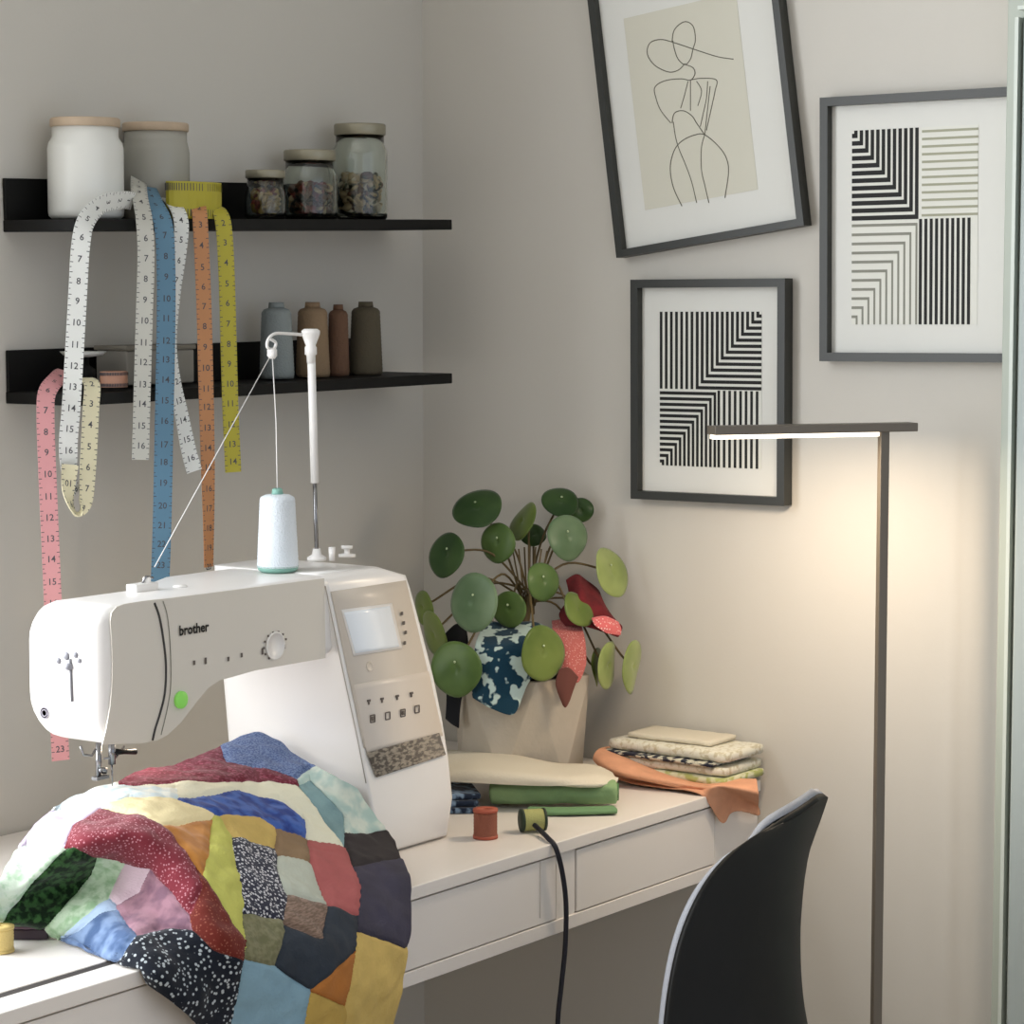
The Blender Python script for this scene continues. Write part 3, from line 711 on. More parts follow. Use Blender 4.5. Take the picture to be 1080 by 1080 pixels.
# telescopic thread stand
ps = PY(334, 590, -.245); zc = PY(327, 352, ps.y).z
b = MB(); b.lathe([(.010, 0), (.010, .003), (.005, .006), (.004, .012)], (ps.x, ps.y, ZM), 20); obj('stand_socket', b, M_plast, sm_)
dxr = PY(327, 352, ps.y).x
tp = V((dxr+.001, ps.y, zc)); bt = V((ps.x, ps.y, ZM+.008)); md_ = bt.lerp(tp, .32)
b = MB(); b.tube([bt, md_], .0022, 12); obj('stand_rod', b, M_chrome, sm_)
b = MB(); b.tube([md_, tp], .0042, 14); obj('stand_rod', b, M_plast, sm_)
b = MB(); b.lathe([(.004, -.030), (.0045, -.022), (.0062, -.021), (.0062, -.014), (.005, -.012), (.0085, -.003), (.0095, .0), (.0095, .003), (.007, .005)], tp, 20); obj('stand_cap', b, M_plast, sm_)
hk = [PY(px, py, ps.y) for px, py in ((318, 353), (305, 352), (290, 352), (283, 358), (282, 366), (288, 369), (291, 362), (286, 358))]
obj('wire_hook', MB().tube(cr(hk, 40), .0016, 8), M_plast, sm_)
hookp = PY(287, 372, ps.y)
obj('hook_eye', MB().lathe([(.003, -.006), (.005, -.003), (.005, .003), (.003, .005)], hookp, 16), M_plast, sm_)
# big cone on the machine
pb = PZ(293, 591, ZM); pb = V((pb.x, -.285, 0)); pb.x = PY(293, 588, -.285).x
cq = root('thread_cone', (pb.x, pb.y, ZM+.0005))
hcone = .0765
pr = [(.0205, .005)]
for k in range(36): pr.append((.0203-(.0203-.0172)*k/35+(.0003 if k % 2 else 0), .006+(hcone-.012)*k/35))
pr += [(.0165, hcone-.003), (.012, hcone-.0005), (.006, hcone)]
obj('thread_body', MB().lathe(pr, (pb.x, pb.y, ZM+.0005), 40), M_thread_w, cq)
M_teal = mat('cone_teal', (.50, .68, .63), .5)
obj('cone_base', MB().lathe([(.0165, 0), (.0195, .002), (.0205, .006), (.01, .006)], (pb.x, pb.y, ZM+.0005), 32), M_teal, cq)
obj('cone_tip', MB().lathe([(.0062, hcone-.002), (.005, hcone+.005), (.0035, hcone+.006), (.003, hcone+.001)], (pb.x, pb.y, ZM+.0005), 24), M_teal, cq)
tpz = V((pb.x, pb.y, ZM+hcone+.004)); endp = PY(163, 598, -.275)
obj('loose_thread', MB().tube([tpz, tpz.lerp(hookp, .5)+V((.002, 0, 0)), hookp], .0006, 6), M_plast, cq)
obj('loose_thread', MB().tube([hookp, hookp.lerp(endp, .5), endp], .00045, 6), M_plast, cq)
tag(cq, 'large white cone of thread standing on top of the sewing machine', 'spool')

# ------------------------------------------------------------ quilt
def y_(px, py, y): return PY(px, py, y)
def z_(px, py, z): return PZ(px, py, z)
cage = [
 [y_(58, 852, -.285), y_(85, 839, -.275), y_(118, 829, -.28), y_(150, 815, -.268), y_(205, 803, -.262), y_(270, 776, -.262), y_(316, 800, -.315), y_(350, 817, -.375), y_(377, 833, -.392)],
 [y_(28, 884, -.310), y_(60, 866, -.315), y_(108, 848, -.325), y_(155, 834, -.325), y_(215, 826, -.325), y_(275, 828, -.335), y_(325, 834, -.365), y_(362, 846, -.392), y_(395, 862, -.402)],
 [y_(4, 920, -.330), y_(34, 902, -.338), y_(85, 872, -.360), y_(145, 856, -.372), y_(220, 858, -.385), y_(290, 866, -.392), y_(345, 874, -.402), y_(380, 880, -.415), y_(415, 890, -.425)],
 [y_(-8, 948, -.340), y_(20, 935, -.345), y_(62, 902, -.372), y_(132, 880, -.415), y_(203, 900, -.445), y_(270, 915, -.455), y_(330, 918, -.460), y_(385, 918, -.465), y_(429, 922, -.480)],
 [y_(-14, 958, -.332), y_(8, 955, -.335), y_(52, 938, -.345), y_(122, 922, -.385), y_(207, 942, -.475), y_(270, 960, -.492), y_(335, 960, -.498), y_(390, 955, -.498), y_(433, 950, -.503)],
 [y_(-14, 966, -.335), y_(14, 970, -.340), y_(66, 966, -.365), y_(135, 958, -.420), y_(224, 985, -.505), y_(285, 1003, -.517), y_(340, 1000, -.523), y_(392, 995, -.522), y_(430, 990, -.515)],
 [z_(-10, 972, .7455), z_(30, 978, .745), z_(80, 992, .745), y_(147, 992, -.468), y_(236, 1022, -.512), y_(290, 1043, -.522), y_(345, 1040, -.530), y_(392, 1035, -.528), y_(424, 1030, -.518)],
 [z_(-6, 975, .7445), z_(38, 981, .744), z_(92, 1000, .744), y_(160, 1024, -.497), y_(235, 1062, -.508), y_(290, 1085, -.518), y_(345, 1085, -.522), y_(390, 1080, -.520), y_(414, 1072, -.512)],
 [z_(-2, 977, .7435), z_(50, 984, .743), z_(106, 1006, .744), y_(168, 1046, -.499), y_(228, 1098, -.503), y_(290, 1150, -.508), y_(345, 1160, -.512), y_(385, 1150, -.512), y_(402, 1140, -.506)]]
NR, NC = 330, 370
G = surf(cage, NR, NC)
S = lambda pts: [(x/2.348, 780+y/2.348) for x, y in pts]
fab = {
 'dgreen': mat2('q_dark_green', (.05, .14, .06), (.22, .36, .20), 160, 'noise', .42, .62),
 'mint': mat2('q_mint', (.84, .90, .83), (.70, .82, .70), 120, 'noise', .45, .6),
 'lgreen': mat2('q_light_green', (.62, .76, .60), (.78, .87, .76), 120, 'noise', .4, .6),
 'lav': mat2('q_lavender', (.82, .77, .84), (.76, .70, .80), 100, 'noise', .4, .6),
 'pblue': mat2('q_pale_blue', (.80, .87, .90), (.90, .92, .90), 90, 'noise', .4, .6),
 'red': mat2('q_red_dots', (.74, .52, .56), (.48, .19, .23), 360, 'voronoi', .22, .34),
 'red2': mat2('q_rust_dots', (.56, .33, .27), (.41, .16, .13), 360, 'voronoi', .2, .34),
 'ppink': mat('q_pale_pink', (.83, .74, .78), .9, bump=.3, bscale=400),
 'mauve': mat2('q_mauve', (.48, .36, .42), (.62, .47, .52), 60, 'noise', .4, .6),
 'blue': mat2('q_blue', (.27, .36, .51), (.48, .57, .71), 50, 'noise', .4, .6),
 'pblue2': mat('q_sky', (.70, .79, .90), .9, bump=.3, bscale=400),
 'bflor': mat2('q_black_floral', (.70, .73, .75), (.10, .12, .16), 230, 'voronoi', .25, .36),
 'cream': mat('q_cream', (.92, .86, .68), .9, bump=.3, bscale=400),
 'orange': mat2('q_orange_brown', (.66, .43, .20), (.76, .52, .26), 40, 'noise', .4, .6),
 'ygreen': mat('q_yellow_green', (.74, .74, .38), .9, bump=.3, bscale=400, var=.08),
 'must': mat('q_mustard', (.78, .67, .39), .9, bump=.3, bscale=400, var=.1),
 'dflor': mat2('q_dark_floral', (.78, .78, .80), (.17, .18, .24), 330, 'voronoi', .33, .45),
 'brown': mat('q_brown', (.52, .43, .33), .9, bump=.3, bscale=400, var=.12),
 'ggray': mat2('q_grey_green', (.42, .42, .31), (.49, .48, .37), 200, 'noise', .4, .6),
 'sage': mat('q_sage', (.71, .73, .68), .9, bump=.3, bscale=400),
 'linen': mat2('q_linen', (.42, .35, .30), (.55, .46, .41), 150, 'noise', .4, .6, stretch=(1, 1, 5)),
 'rose': mat('q_rose', (.66, .36, .36), .9, bump=.3, bscale=400, var=.12),
 'navy': mat('q_black_navy', (.17, .20, .24), .9, bump=.3, bscale=400, var=.15),
 'blk': mat('q_black_brown', (.19, .17, .18), .9, bump=.3, bscale=400, var=.15),
 'slate': mat('q_slate', (.23, .22, .28), .9, bump=.3, bscale=400, var=.2),
 'cobalt': mat2('q_cobalt', (.15, .24, .52), (.25, .38, .68), 80, 'noise', .4, .6),
 'white': mat('q_white', (.88, .88, .80), .9, bump=.3, bscale=400),
 'maroon': mat2('q_maroon', (.40, .10, .18), (.56, .28, .36), 300, 'noise', .5, .64),
 'denim': mat2('q_denim', (.30, .37, .55), (.46, .54, .70), 180, 'noise', .4, .6, stretch=(3, 3, 1)),
 'teal': mat2('q_pale_teal', (.66, .76, .74), (.80, .84, .80), 60, 'noise', .4, .6),
 'teal2': mat('q_teal', (.48, .60, .62), .9, bump=.3, bscale=400, var=.15),
 'lblue': mat('q_light_blue', (.50, .63, .70), .9, bump=.3, bscale=400, var=.08),
 'rust': mat('q_rust', (.66, .42, .20), .9, bump=.3, bscale=400, var=.12),
 'ochre': mat('q_ochre', (.73, .61, .32), .9, bump=.3, bscale=400, var=.1)}
fk = list(fab)
patches = [
 ('mint', [(-40, 460), (-20, 380), (60, 262), (105, 268), (165, 270), (80, 350), (5, 452), (-40, 480)]),
 ('dgreen', [(5, 452), (80, 350), (165, 262), (240, 290), (225, 340), (120, 460), (30, 520), (-30, 500)]),
 ('lgreen', [(240, 290), (310, 310), (270, 390), (215, 440), (140, 500), (100, 490), (120, 460), (225, 340)]),
 ('lav', [(128, 178), (255, 170), (190, 213), (160, 262), (105, 272), (50, 270), (90, 205)]),
 ('pblue', [(140, 160), (200, 125), (300, 112), (440, 120), (440, 148), (320, 145), (255, 172), (125, 182)]),
 ('red', [(255, 174), (350, 190), (420, 232), (480, 310), (500, 375), (470, 440), (430, 380), (370, 322), (300, 305), (240, 290), (160, 266), (190, 213)]),
 ('red2', [(480, 310), (545, 400), (612, 500), (604, 548), (530, 524), (480, 473), (470, 440), (440, 390), (500, 375)]),
 ('ppink', [(310, 310), (370, 322), (345, 375), (290, 412), (270, 390)]),
 ('mauve', [(370, 322), (430, 380), (470, 440), (480, 473), (400, 470), (340, 492), (288, 415), (345, 375)]),
 ('pblue2', [(270, 390), (292, 418), (245, 440), (190, 480), (140, 500), (215, 440)]),
 ('blue', [(292, 418), (340, 492), (300, 540), (190, 540), (130, 510), (190, 480), (245, 440)]),
 ('bflor', [(340, 492), (400, 470), (480, 473), (530, 524), (604, 548), (590, 620), (560, 760), (380, 760), (300, 560)]),
 ('cream', [(255, 174), (320, 145), (400, 148), (530, 183), (528, 197), (400, 217), (350, 190)]),
 ('orange', [(400, 217), (528, 195), (520, 260), (495, 372), (480, 310), (420, 232)]),
 ('ygreen', [(528, 190), (545, 190), (572, 240), (590, 330), (612, 520), (604, 540), (545, 400), (495, 372), (520, 260)]),
 ('must', [(545, 190), (600, 190), (682, 215), (682, 268), (572, 242)]),
 ('dflor', [(572, 242), (682, 268), (690, 340), (712, 390), (700, 448), (600, 432), (590, 330)]),
 ('brown', [(682, 215), (762, 245), (767, 312), (686, 288)]),
 ('ggray', [(600, 432), (700, 448), (706, 480), (682, 562), (604, 545), (612, 500)]),
 ('sage', [(686, 288), (767, 312), (790, 360), (812, 412), (712, 382), (690, 340)]),
 ('linen', [(712, 382), (812, 412), (797, 502), (703, 455)]),
 ('rose', [(762, 245), (852, 270), (890, 370), (890, 437), (812, 412), (790, 360), (767, 312)]),
 ('navy', [(703, 455), (797, 502), (812, 412), (890, 437), (885, 522), (770, 622), (682, 562)]),
 ('blk', [(848, 238), (952, 228), (1000, 292), (876, 318)]),
 ('slate', [(876, 318), (1000, 292), (1040, 400), (1000, 520), (890, 470), (890, 370)]),
 ('cobalt', [(440, 150), (590, 130), (700, 158), (752, 200), (762, 247), (682, 215), (600, 190), (530, 184)]),
 ('white', [(300, 112), (600, 110), (740, 114), (800, 198), (852, 270), (762, 247), (752, 200), (700, 158), (590, 130), (440, 148)]),
 ('maroon', [(290, 115), (380, 68), (450, 50), (565, 58), (720, 93), (745, 114), (600, 112), (400, 108)]),
 ('denim', [(555, 60), (640, -20), (780, 50), (770, 75), (720, 95), (600, 68)]),
 ('teal2', [(770, 100), (850, 190), (852, 270), (800, 198), (740, 114)]),
 ('teal', [(740, 105), (770, 70), (860, 130), (952, 228), (848, 240), (850, 190), (790, 120)]),
 ('lblue', [(604, 547), (682, 562), (772, 624), (745, 720), (740, 900), (540, 900), (560, 760)]),
 ('rust', [(770, 622), (885, 522), (878, 570), (852, 662)]),
 ('must', [(890, 470), (1005, 520), (970, 620), (930, 900), (840, 900), (852, 662), (878, 570)]),
 ('ochre', [(770, 624), (852, 662), (845, 900), (735, 900), (745, 720)])]
patches = [(fk.index(n), S(p)) for n, p in patches]
bbs = [(min(x for x, y in p), max(x for x, y in p), min(y for x, y in p), max(y for x, y in p)) for _, p in patches]
def inside(x, y, poly):
    r = False; j = len(poly)-1
    for i in range(len(poly)):
        xi, yi = poly[i]; xj, yj = poly[j]
        if (yi > y) != (yj > y) and x < (xj-xi)*(y-yi)/(yj-yi)+xi: r = not r
        j = i
    return r
def segd(x, y, a, b):
    dx, dy = b[0]-a[0], b[1]-a[1]; t = max(0, min(1, ((x-a[0])*dx+(y-a[1])*dy)/(dx*dx+dy*dy+1e-9)))
    return math.hypot(x-a[0]-t*dx, y-a[1]-t*dy)
MI = []
for i in range(NR-1):
    row = []
    for j in range(NC-1):
        px, py = PX((G[i][j]+G[i+1][j+1])*.5); m = None
        for (k, poly), bb in zip(patches, bbs):
            if bb[0] <= px <= bb[1] and bb[2] <= py <= bb[3] and inside(px, py, poly): m = k; break
        if m is None:
            bd = 1e9
            for (k, poly), bb in zip(patches, bbs):
                if px < bb[0]-bd or px > bb[1]+bd or py < bb[2]-bd or py > bb[3]+bd: continue
                for a in range(len(poly)):
                    dd_ = segd(px, py, poly[a], poly[a-1])
                    if dd_ < bd: bd = dd_; m = k
        row.append(m)
    MI.append(row)
def fm(i, j): return MI[i][j] if 0 <= i < NR-1 and 0 <= j < NC-1 else -1
for _ in range(5):
    new = {}
    for i in range(1, NR-1):
        for j in range(1, NC-1):
            a, b_, c, d = fm(i-1, j-1), fm(i-1, j), fm(i, j-1), fm(i, j)
            if a == b_ == c == d: continue
            nb_ = []
            if a != b_: nb_.append(G[i-1][j])
            if c != d: nb_.append(G[i+1][j])
            if a != c: nb_.append(G[i][j-1])
            if b_ != d: nb_.append(G[i][j+1])
            if len(nb_) == 2: new[(i, j)] = G[i][j]*.4+(nb_[0]+nb_[1])*.3
    for (i, j), p in new.items(): G[i][j] = p
# wrinkles and quilted puff: push along the normal, dipping at patch seams
Wd = [[0.0]*NC for _ in range(NR)]
for i in range(NR):
    for j in range(NC):
        a = MI[min(i, NR-2)][min(j, NC-2)]; s_ = 0
        for di, dj in ((-2, 0), (2, 0), (0, -2), (0, 2), (-4, 0), (4, 0), (0, -4), (0, 4)):
            ii = min(max(i+di, 0), NR-2); jj = min(max(j+dj, 0), NC-2)
            if MI[ii][jj] != a: s_ += 1
        p = G[i][j]
        Wd[i][j] = .0034*(noise.noise(p*28)) + .0016*noise.noise(p*75) - .0005*s_
G2 = [[None]*NC for _ in range(NR)]
for i in range(NR):
    for j in range(NC):
        tu = G[i][min(j+1, NC-1)]-G[i][max(j-1, 0)]; tv = G[min(i+1, NR-1)][j]-G[max(i-1, 0)][j]
        n = tu.cross(tv); n = n.normalized() if n.length > 1e-9 else V((0, 0, 1))
        if n.dot(CAM-G[i][j]) < 0: n = -n
        q = G[i][j]+n*(Wd[i][j]+.001)
        if q.y > YF-.004 and q.z < ZT+.003: q.z = ZT+.003
        G2[i][j] = q
tag(obj('patchwork_quilt', MB().grid(G2, MI), [fab[k] for k in fk], solid=.003), 'multicoloured patchwork quilt under the machine needle, draped over the desk edge', 'quilt')

# ------------------------------------------------------------ desk items
def spool(c, r, h, m, label, rim=None, axis=(0, 0, 1), cat='spool', name='thread_spool'):
    q = root(name, c); rim = rim or m
    pr = [(r*.93, h*.1)]
    for k in range(15): pr.append((r*.93+(.0003 if k % 2 else 0), h*.1+h*.8*k/14))
    obj('thread_body', MB().lathe(pr, c, 28, axis), m, q)
    obj('spool_end', MB().lathe([(r, 0), (r, h*.1), (r*.5, h*.1)], c, 28, axis), rim, q)
    obj('spool_end', MB().lathe([(r*.5, h*.9), (r, h*.9), (r, h), (r*.25, h), (r*.25, h*.95), (0, h*.95)], c, 28, axis), rim, q)
    return tag(q, label, cat)
p = PZ(512, 884, ZT); M_red = mat('thread_red', (.55, .33, .26), .8, bump=.5, bscale=700)
spool((p.x, p.y, ZT+.0005), .0128, .030, M_red, 'rust red spool of thread standing on the desk beside the machine', mat('spool_rim', (.66, .33, .25), .6))
p = PZ(549, 878, ZT); ax = (RT*.85 + V((.5, .3, 0))*.4); ax = V((ax.x, ax.y, 0)).normalized()
c_ = V((p.x, p.y, ZT+.0125))
spool(c_, .0118, .026, mat('thread_lime', (.66, .66, .42), .8, bump=.5, bscale=700), 'lime green spool lying on its side with a dark end', mat('spool_dark', (.16, .22, .16), .6), ax)
cpts = [V((p.x+.004, p.y-.013, ZT+.010)), PZ(570, 876, ZT+.006), PZ(578, 884, ZT+.004), PY(586, 894, -.489), PY(593, 920, -.491), PY(597, 955, -.491), PY(596, 1000, -.491), PY(592, 1040, -.491), PY(588, 1085, -.491), PY(586, 1200, -.491), PY(584, 1290, -.50)]
tag(obj('cord', MB().tube(cr(cpts, 90), .0026, 10), M_cord), 'dark navy cord running over the desk edge and hanging down', 'cord')
# left objects
p = PZ(1, 1004, ZT); spool((p.x, p.y, ZT+.0005), .0115, .022, mat('yellow_wood', (.82, .72, .45), .6, bump=.4, bscale=600), 'pale yellow spool of thread at the left edge of the desk')
p = PZ(33, 989, ZT); q = root('needle_case', (p.x, p.y, ZT))
M_plum = mat('case_plum', (.20, .15, .19), .35); ang = math.atan2(RT.y, RT.x)
obj('case_base', MB().box((p.x, p.y, ZT+.005), (.032, .02, .009), ang), M_plum, q, bevel=.0012)
obj('case_lid', MB().box((p.x, p.y, ZT+.0112), (.033, .021, .003), ang), mat('case_lid', (.36, .28, .33), .3), q, bevel=.001)
tag(q, 'small dark plum coloured flat case beside the yellow spool', 'case')

# folded cloths
def foldslab(name, path, rx, rz, m, label, layers=1, cat='fabric', group=None, zc=None, seed=0):
    """soft folded cloth following a path, flattened oval section with folded layers"""
    Pp = cr([V(p) for p in path], 40); secs = []
    n = 28
    for i, p in enumerate(Pp):
        t = (Pp[min(i+1, 39)]-Pp[max(i-1, 0)]); t.z = 0; t.normalize(); s = V((-t.y, t.x, 0))
        e = min(1, min(i, 39-i)/2.5+.55); ring = []
        for k in range(n):
            a = 2*PI*k/n; ca, sa = math.cos(a), math.sin(a)
            X = math.copysign(abs(ca)**.85, ca)*rx*e; Zz = math.copysign(abs(sa)**.85, sa)*rz*e
            nn = noise.noise(V((i*.16+seed, ca*1.2, sa*1.5)))*rz*.35
            ring.append(p+s*(X+nn)+V((0, 0, Zz*(1+.15*noise.noise(V((i*.2+seed, ca, 3)))))))
        secs.append(ring)
    b = MB().sections(secs)
    zmin = min(v.z for v in b.v)
    return b
def cloth_obj(name, b, m, label, parent=None, cat='fabric', group=None):
    return tag(obj(name, b, m), label, cat, group)
M_cream = mat('cloth_cream', (.83, .80, .73), .95, bump=.3, bscale=350)
cg = surf([[PZ(466, 792, .765), PZ(500, 794, .770), PZ(540, 797, .772), PZ(585, 806, .766), PZ(625, 808, .765), PZ(645, 816, .757)],
           [PZ(460, 802, .772), PZ(500, 803, .780), PZ(545, 809, .778), PZ(590, 816, .772), PZ(628, 815, .770), PZ(649, 822, .760)],
           [PZ(460, 814, .776), PZ(500, 813, .782), PZ(545, 817, .780), PZ(590, 821, .776), PZ(628, 820, .773), PZ(652, 822, .766)],
           [PZ(462, 824, .769), PZ(500, 826, .7705), PZ(545, 828, .770), PZ(590, 829, .769), PZ(628, 829, .768), PZ(648, 827, .764)]], 20, 50)
tag(obj('folded_cloth', MB().grid(cg), M_cream, solid=.004), 'cream folded cloth lying on the green cloth in front of the pot', 'fabric')
M_gr = mat('cloth_green', (.52, .63, .45), .9, bump=.25, bscale=350, var=.1, vscale=40)
M_gr2 = mat('cloth_green_fold', (.30, .45, .29), .9)
g1, g2 = PZ(510, 850, ZT), PZ(648, 851, ZT)
b = foldslab('x', [(g1.x, g1.y-.008, ZT+.0165), ((g1.x+g2.x)/2-.004, (g1.y+g2.y)/2-.004, ZT+.0165), (g2.x, g2.y-.004, ZT+.017)], .0165, .0125, None, '')
q = root('rolled_cloth', (g1.x, g1.y, ZT)); obj('roll', b, M_gr, q)
b = foldslab('x', [PZ(556, 859, ZT)+V((0, 0, .0042)), PZ(600, 859.5, ZT)+V((0, 0, .0042)), PZ(650, 858, ZT)+V((0, 0, .0042))], .012, .0036, None, '', seed=4)
obj('lower_fold', b, mat('cloth_green_pale', (.42, .56, .40), .9), q)
# spiral end of the roll
rd = V((g2.x-g1.x, g2.y-g1.y, 0)).normalized(); rc = V((g2.x, g2.y-.004, ZT+.017))
re_ = MB(); re_.lathe([(.0095, -.003), (.0095, .0012), (.0075, .0014), (.007, .0004), (.0045, .0004), (.0040, .0014), (.0022, .0014), (0, .0004)], rc, 24, rd)
obj('roll_end', re_, M_gr2, q)
tag(q, 'rolled green cloth lying on the desk behind the lime spool', 'fabric')
M_nav = mat2('cloth_navy', (.45, .54, .64), (.13, .17, .24), 70, 'noise', .40, .52, stretch=(2, 1, 1))
q = root('folded_cloth', (-.36, -.305, ZT)); an = math.atan2(-.117, .095)
for k in range(3):
    c_ = PZ(500, 853-k*.5, ZT)+V((-.012, .028, 0)); obj('layer', MB().box((c_.x+.001*k, c_.y, ZT+.0035+.0068*k), (.062, .075, .0064), an+.05*k), M_nav, q, bevel=.0025)
tag(q, 'navy patterned folded cloth between the machine and the green cloth', 'fabric')

# stack by the right wall
M_flor = mat2('cloth_cream_floral', (.86, .85, .79), (.76, .73, .63), 160, 'noise', .5, .62)
M_strp = mat2('cloth_black_stripe', (.16, .17, .22), (.78, .77, .70), 55, 'noise', .47, .53, stretch=(1, 2, 6))
M_yg = mat2('cloth_yellow_green', (.66, .68, .42), (.82, .82, .70), 90, 'noise', .4, .55)
q = None
sx, sy, srot = -.052, -.412, math.radians(-1)
zz = ZT+.0068
for k, (m_, th, dx, dy, wx, wy, lab) in enumerate(((M_yg, .009, 0, 0, .088, .160, 'yellow-green folded cloth at the bottom of the stack by the wall'), (M_flor, .010, .002, .004, .086, .160, 'cream floral folded cloth under the black striped one in the stack'), (M_strp, .0045, -.002, .010, .086, .150, 'black and cream patterned folded cloth in the middle of the stack'), (M_flor, .012, .003, 0, .082, .158, 'cream floral folded cloth near the top of the stack by the wall'), (M_cream, .006, .010, .010, .06, .11, 'smallest cream cloth, topmost of the stack by the wall'))):
    b = MB(); nx_, ny_ = 14, 18; g_ = []
    R_ = Matrix.Rotation(srot+.03*math.sin(k*2), 3, 'Z')
    ring = []
    secs = []
    for i in range(19):
        u = -1+2*i/18; ex_ = 1 if abs(u) < .9 else .97
        h_ = th/2*(1-.12*abs(u)**8)
        secs.append([V((sx+dx, sy+dy, zz+th/2))+R_ @ V(t_) for t_ in rrect(0, 0, wx/2*ex_, h_, [h_*.9]*4, lambda a, b2, u=u: V((a, u*wy/2, b2+.0012*noise.noise(V((a*30, u*4, k)))))) ])
    b.sections(secs); tag(obj('folded_cloth', b, m_), lab, 'fabric', 'folded cloths in the stack by the right wall'); zz += th+.0006
M_oc = mat('cloth_orange', (.84, .61, .48), .9, bump=.25, bscale=350, var=.08, vscale=50)
cg = surf([[PZ(650, 787, .765), PZ(670, 800, .760), PZ(700, 815, .752), PZ(740, 826, .7455), PZ(775, 822, .750), PZ(798, 822, .754)],
           [PZ(632, 790, .772), PZ(650, 800, .768), PZ(690, 818, .757), PZ(738, 829, .7490), PZ(765, 828, .752), PZ(800, 838, .746)],
           [PZ(626, 800, .765), PZ(645, 812, .760), PZ(690, 824, .752), PZ(738, 833, .7450), PZ(757, 831, .7500), PY(800, 850, -.4905)],
           [PZ(632, 808, .752), PZ(655, 819, .748), PZ(695, 827, .7455), PZ(737, 836, .7435), PY(756, 842, -.4905), PY(799, 860, -.492)],
           [PZ(640, 818, .744), PZ(665, 826, .7435), PZ(700, 831, .7435), PZ(738, 837, .7430), PY(762, 868, -.4905), PY(772, 845, -.492)]], 40, 70)
tag(obj('draped_cloth', MB().grid(cg), M_oc, solid=.0016), 'orange cloth under the stack, its corner hanging over the desk front', 'fabric')
cg = surf([[PY(748, 832, -.478), PY(756, 834, -.487), PY(764, 838, -.4895)], [PY(752, 845, -.490), PY(758, 846, -.494), PY(768, 848, -.491)], [PY(756, 856, -.490), PY(762, 857, -.494), PY(768, 858, -.491)], [PY(762, 868, -.491), PY(766, 868, -.492), PY(768, 867, -.491)]], 20, 14)

# ------------------------------------------------------------ potted plant
pc_ = V((-.128, -.238, ZT)); plant = tag(root('potted_plant', pc_), 'green round-leaved plant in a faceted beige concrete pot in the corner', 'plant')
M_conc = mat('pot_concrete', (.70, .665, .61), .85, bump=.25, bscale=150, var=.05)
b = MB(); n = 6; H = .118; r1, r2 = .073, .082
ra = math.atan2(RT.y, RT.x)
fh = V((fw.x, fw.y, 0)).normalized(); rh = V((RT.x, RT.y, 0)).normalized()
def hv(d): return -fh*math.cos(math.radians(d))+rh*math.sin(math.radians(d))
bot = [pc_+hv(42+60*k)*r1+V((0, 0, .001)) for k in range(n)]
topv = [pc_+hv(72+60*k)*r2+V((0, 0, H)) for k in range(n)]
inn = [pc_+hv(72+60*k)*(r2-.008)+V((0, 0, H)) for k in range(n)]
inb = [pc_+hv(72+60*k)*(r2-.012)+V((0, 0, H-.03)) for k in range(n)]
vs = bot+topv+inn+inb; fs = [[k for k in range(n)][::-1]]
for k in range(n):
    k2 = (k+1) % n
    fs += [[k, k2, n+k], [k2, n+k2, n+k], [n+k, n+k2, 2*n+k2, 2*n+k], [2*n+k, 2*n+k2, 3*n+k2, 3*n+k]]
fs.append([3*n+k for k in range(n)]); b.add(vs, fs)
obj('pot', b, M_conc, plant, bevel=.0012)
b = MB().lathe([(.045, H-.030), (.050, H+.018), (.052, H+.030), (.048, H+.030), (.045, H+.022), (0, H+.022)], pc_, 32)
obj('nursery_pot', b, mat('nursery_black', (.06, .065, .05), .5), plant)
D0 = (pc_-CAM).dot(fw)
crown = PD(558, 640, D0)
def leafmat(n, c, c2): return mat2('leaf_'+n, c, c2, 25, 'noise', .35, .65, rough=.32, bump=0)
LM = dict(d=leafmat('dark', (.17, .26, .14), (.24, .33, .18)), m=leafmat('mid', (.27, .36, .19), (.35, .44, .24)), g=leafmat('greyish', (.34, .43, .31), (.43, .51, .39)), o=leafmat('olive', (.33, .40, .18), (.42, .48, .24)), l=leafmat('light', (.50, .56, .32), (.60, .65, .40)))
M_stem = mat('stem', (.36, .30, .18), .6)
leaves = [(320, 175, 27, 19, 18, 'd', .0), (195, 365, 18, 24, -18, 'd', -.03), (405, 318, 18, 21, 0, 'm', -.01), (505, 228, 22, 10, 62, 'o', .01), (550, 285, 14, 11, 0, 'd', .04),
          (660, 150, 20, 15, -15, 'd', .03), (745, 185, 13, 13, -30, 'd', .045), (690, 295, 21, 24, 10, 'g', -.01), (590, 475, 17, 20, 10, 'm', -.05), (870, 435, 16, 27, 22, 'l', .0),
          (305, 560, 25, 31, -5, 'g', -.085), (450, 588, 18, 19, 10, 'm', -.05), (100, 580, 10, 18, 5, 'o', -.02), (145, 690, 12, 26, 18, 'o', -.04), (235, 830, 27, 29, 5, 'm', -.095),
          (590, 765, 23, 29, 5, 'o', -.11), (735, 585, 13, 20, 35, 'o', -.05), (855, 815, 10, 25, -5, 'l', -.03), (955, 820, 10, 28, -6, 'l', -.01), (815, 820, 6, 20, 0, 'o', -.01)]
lc = []
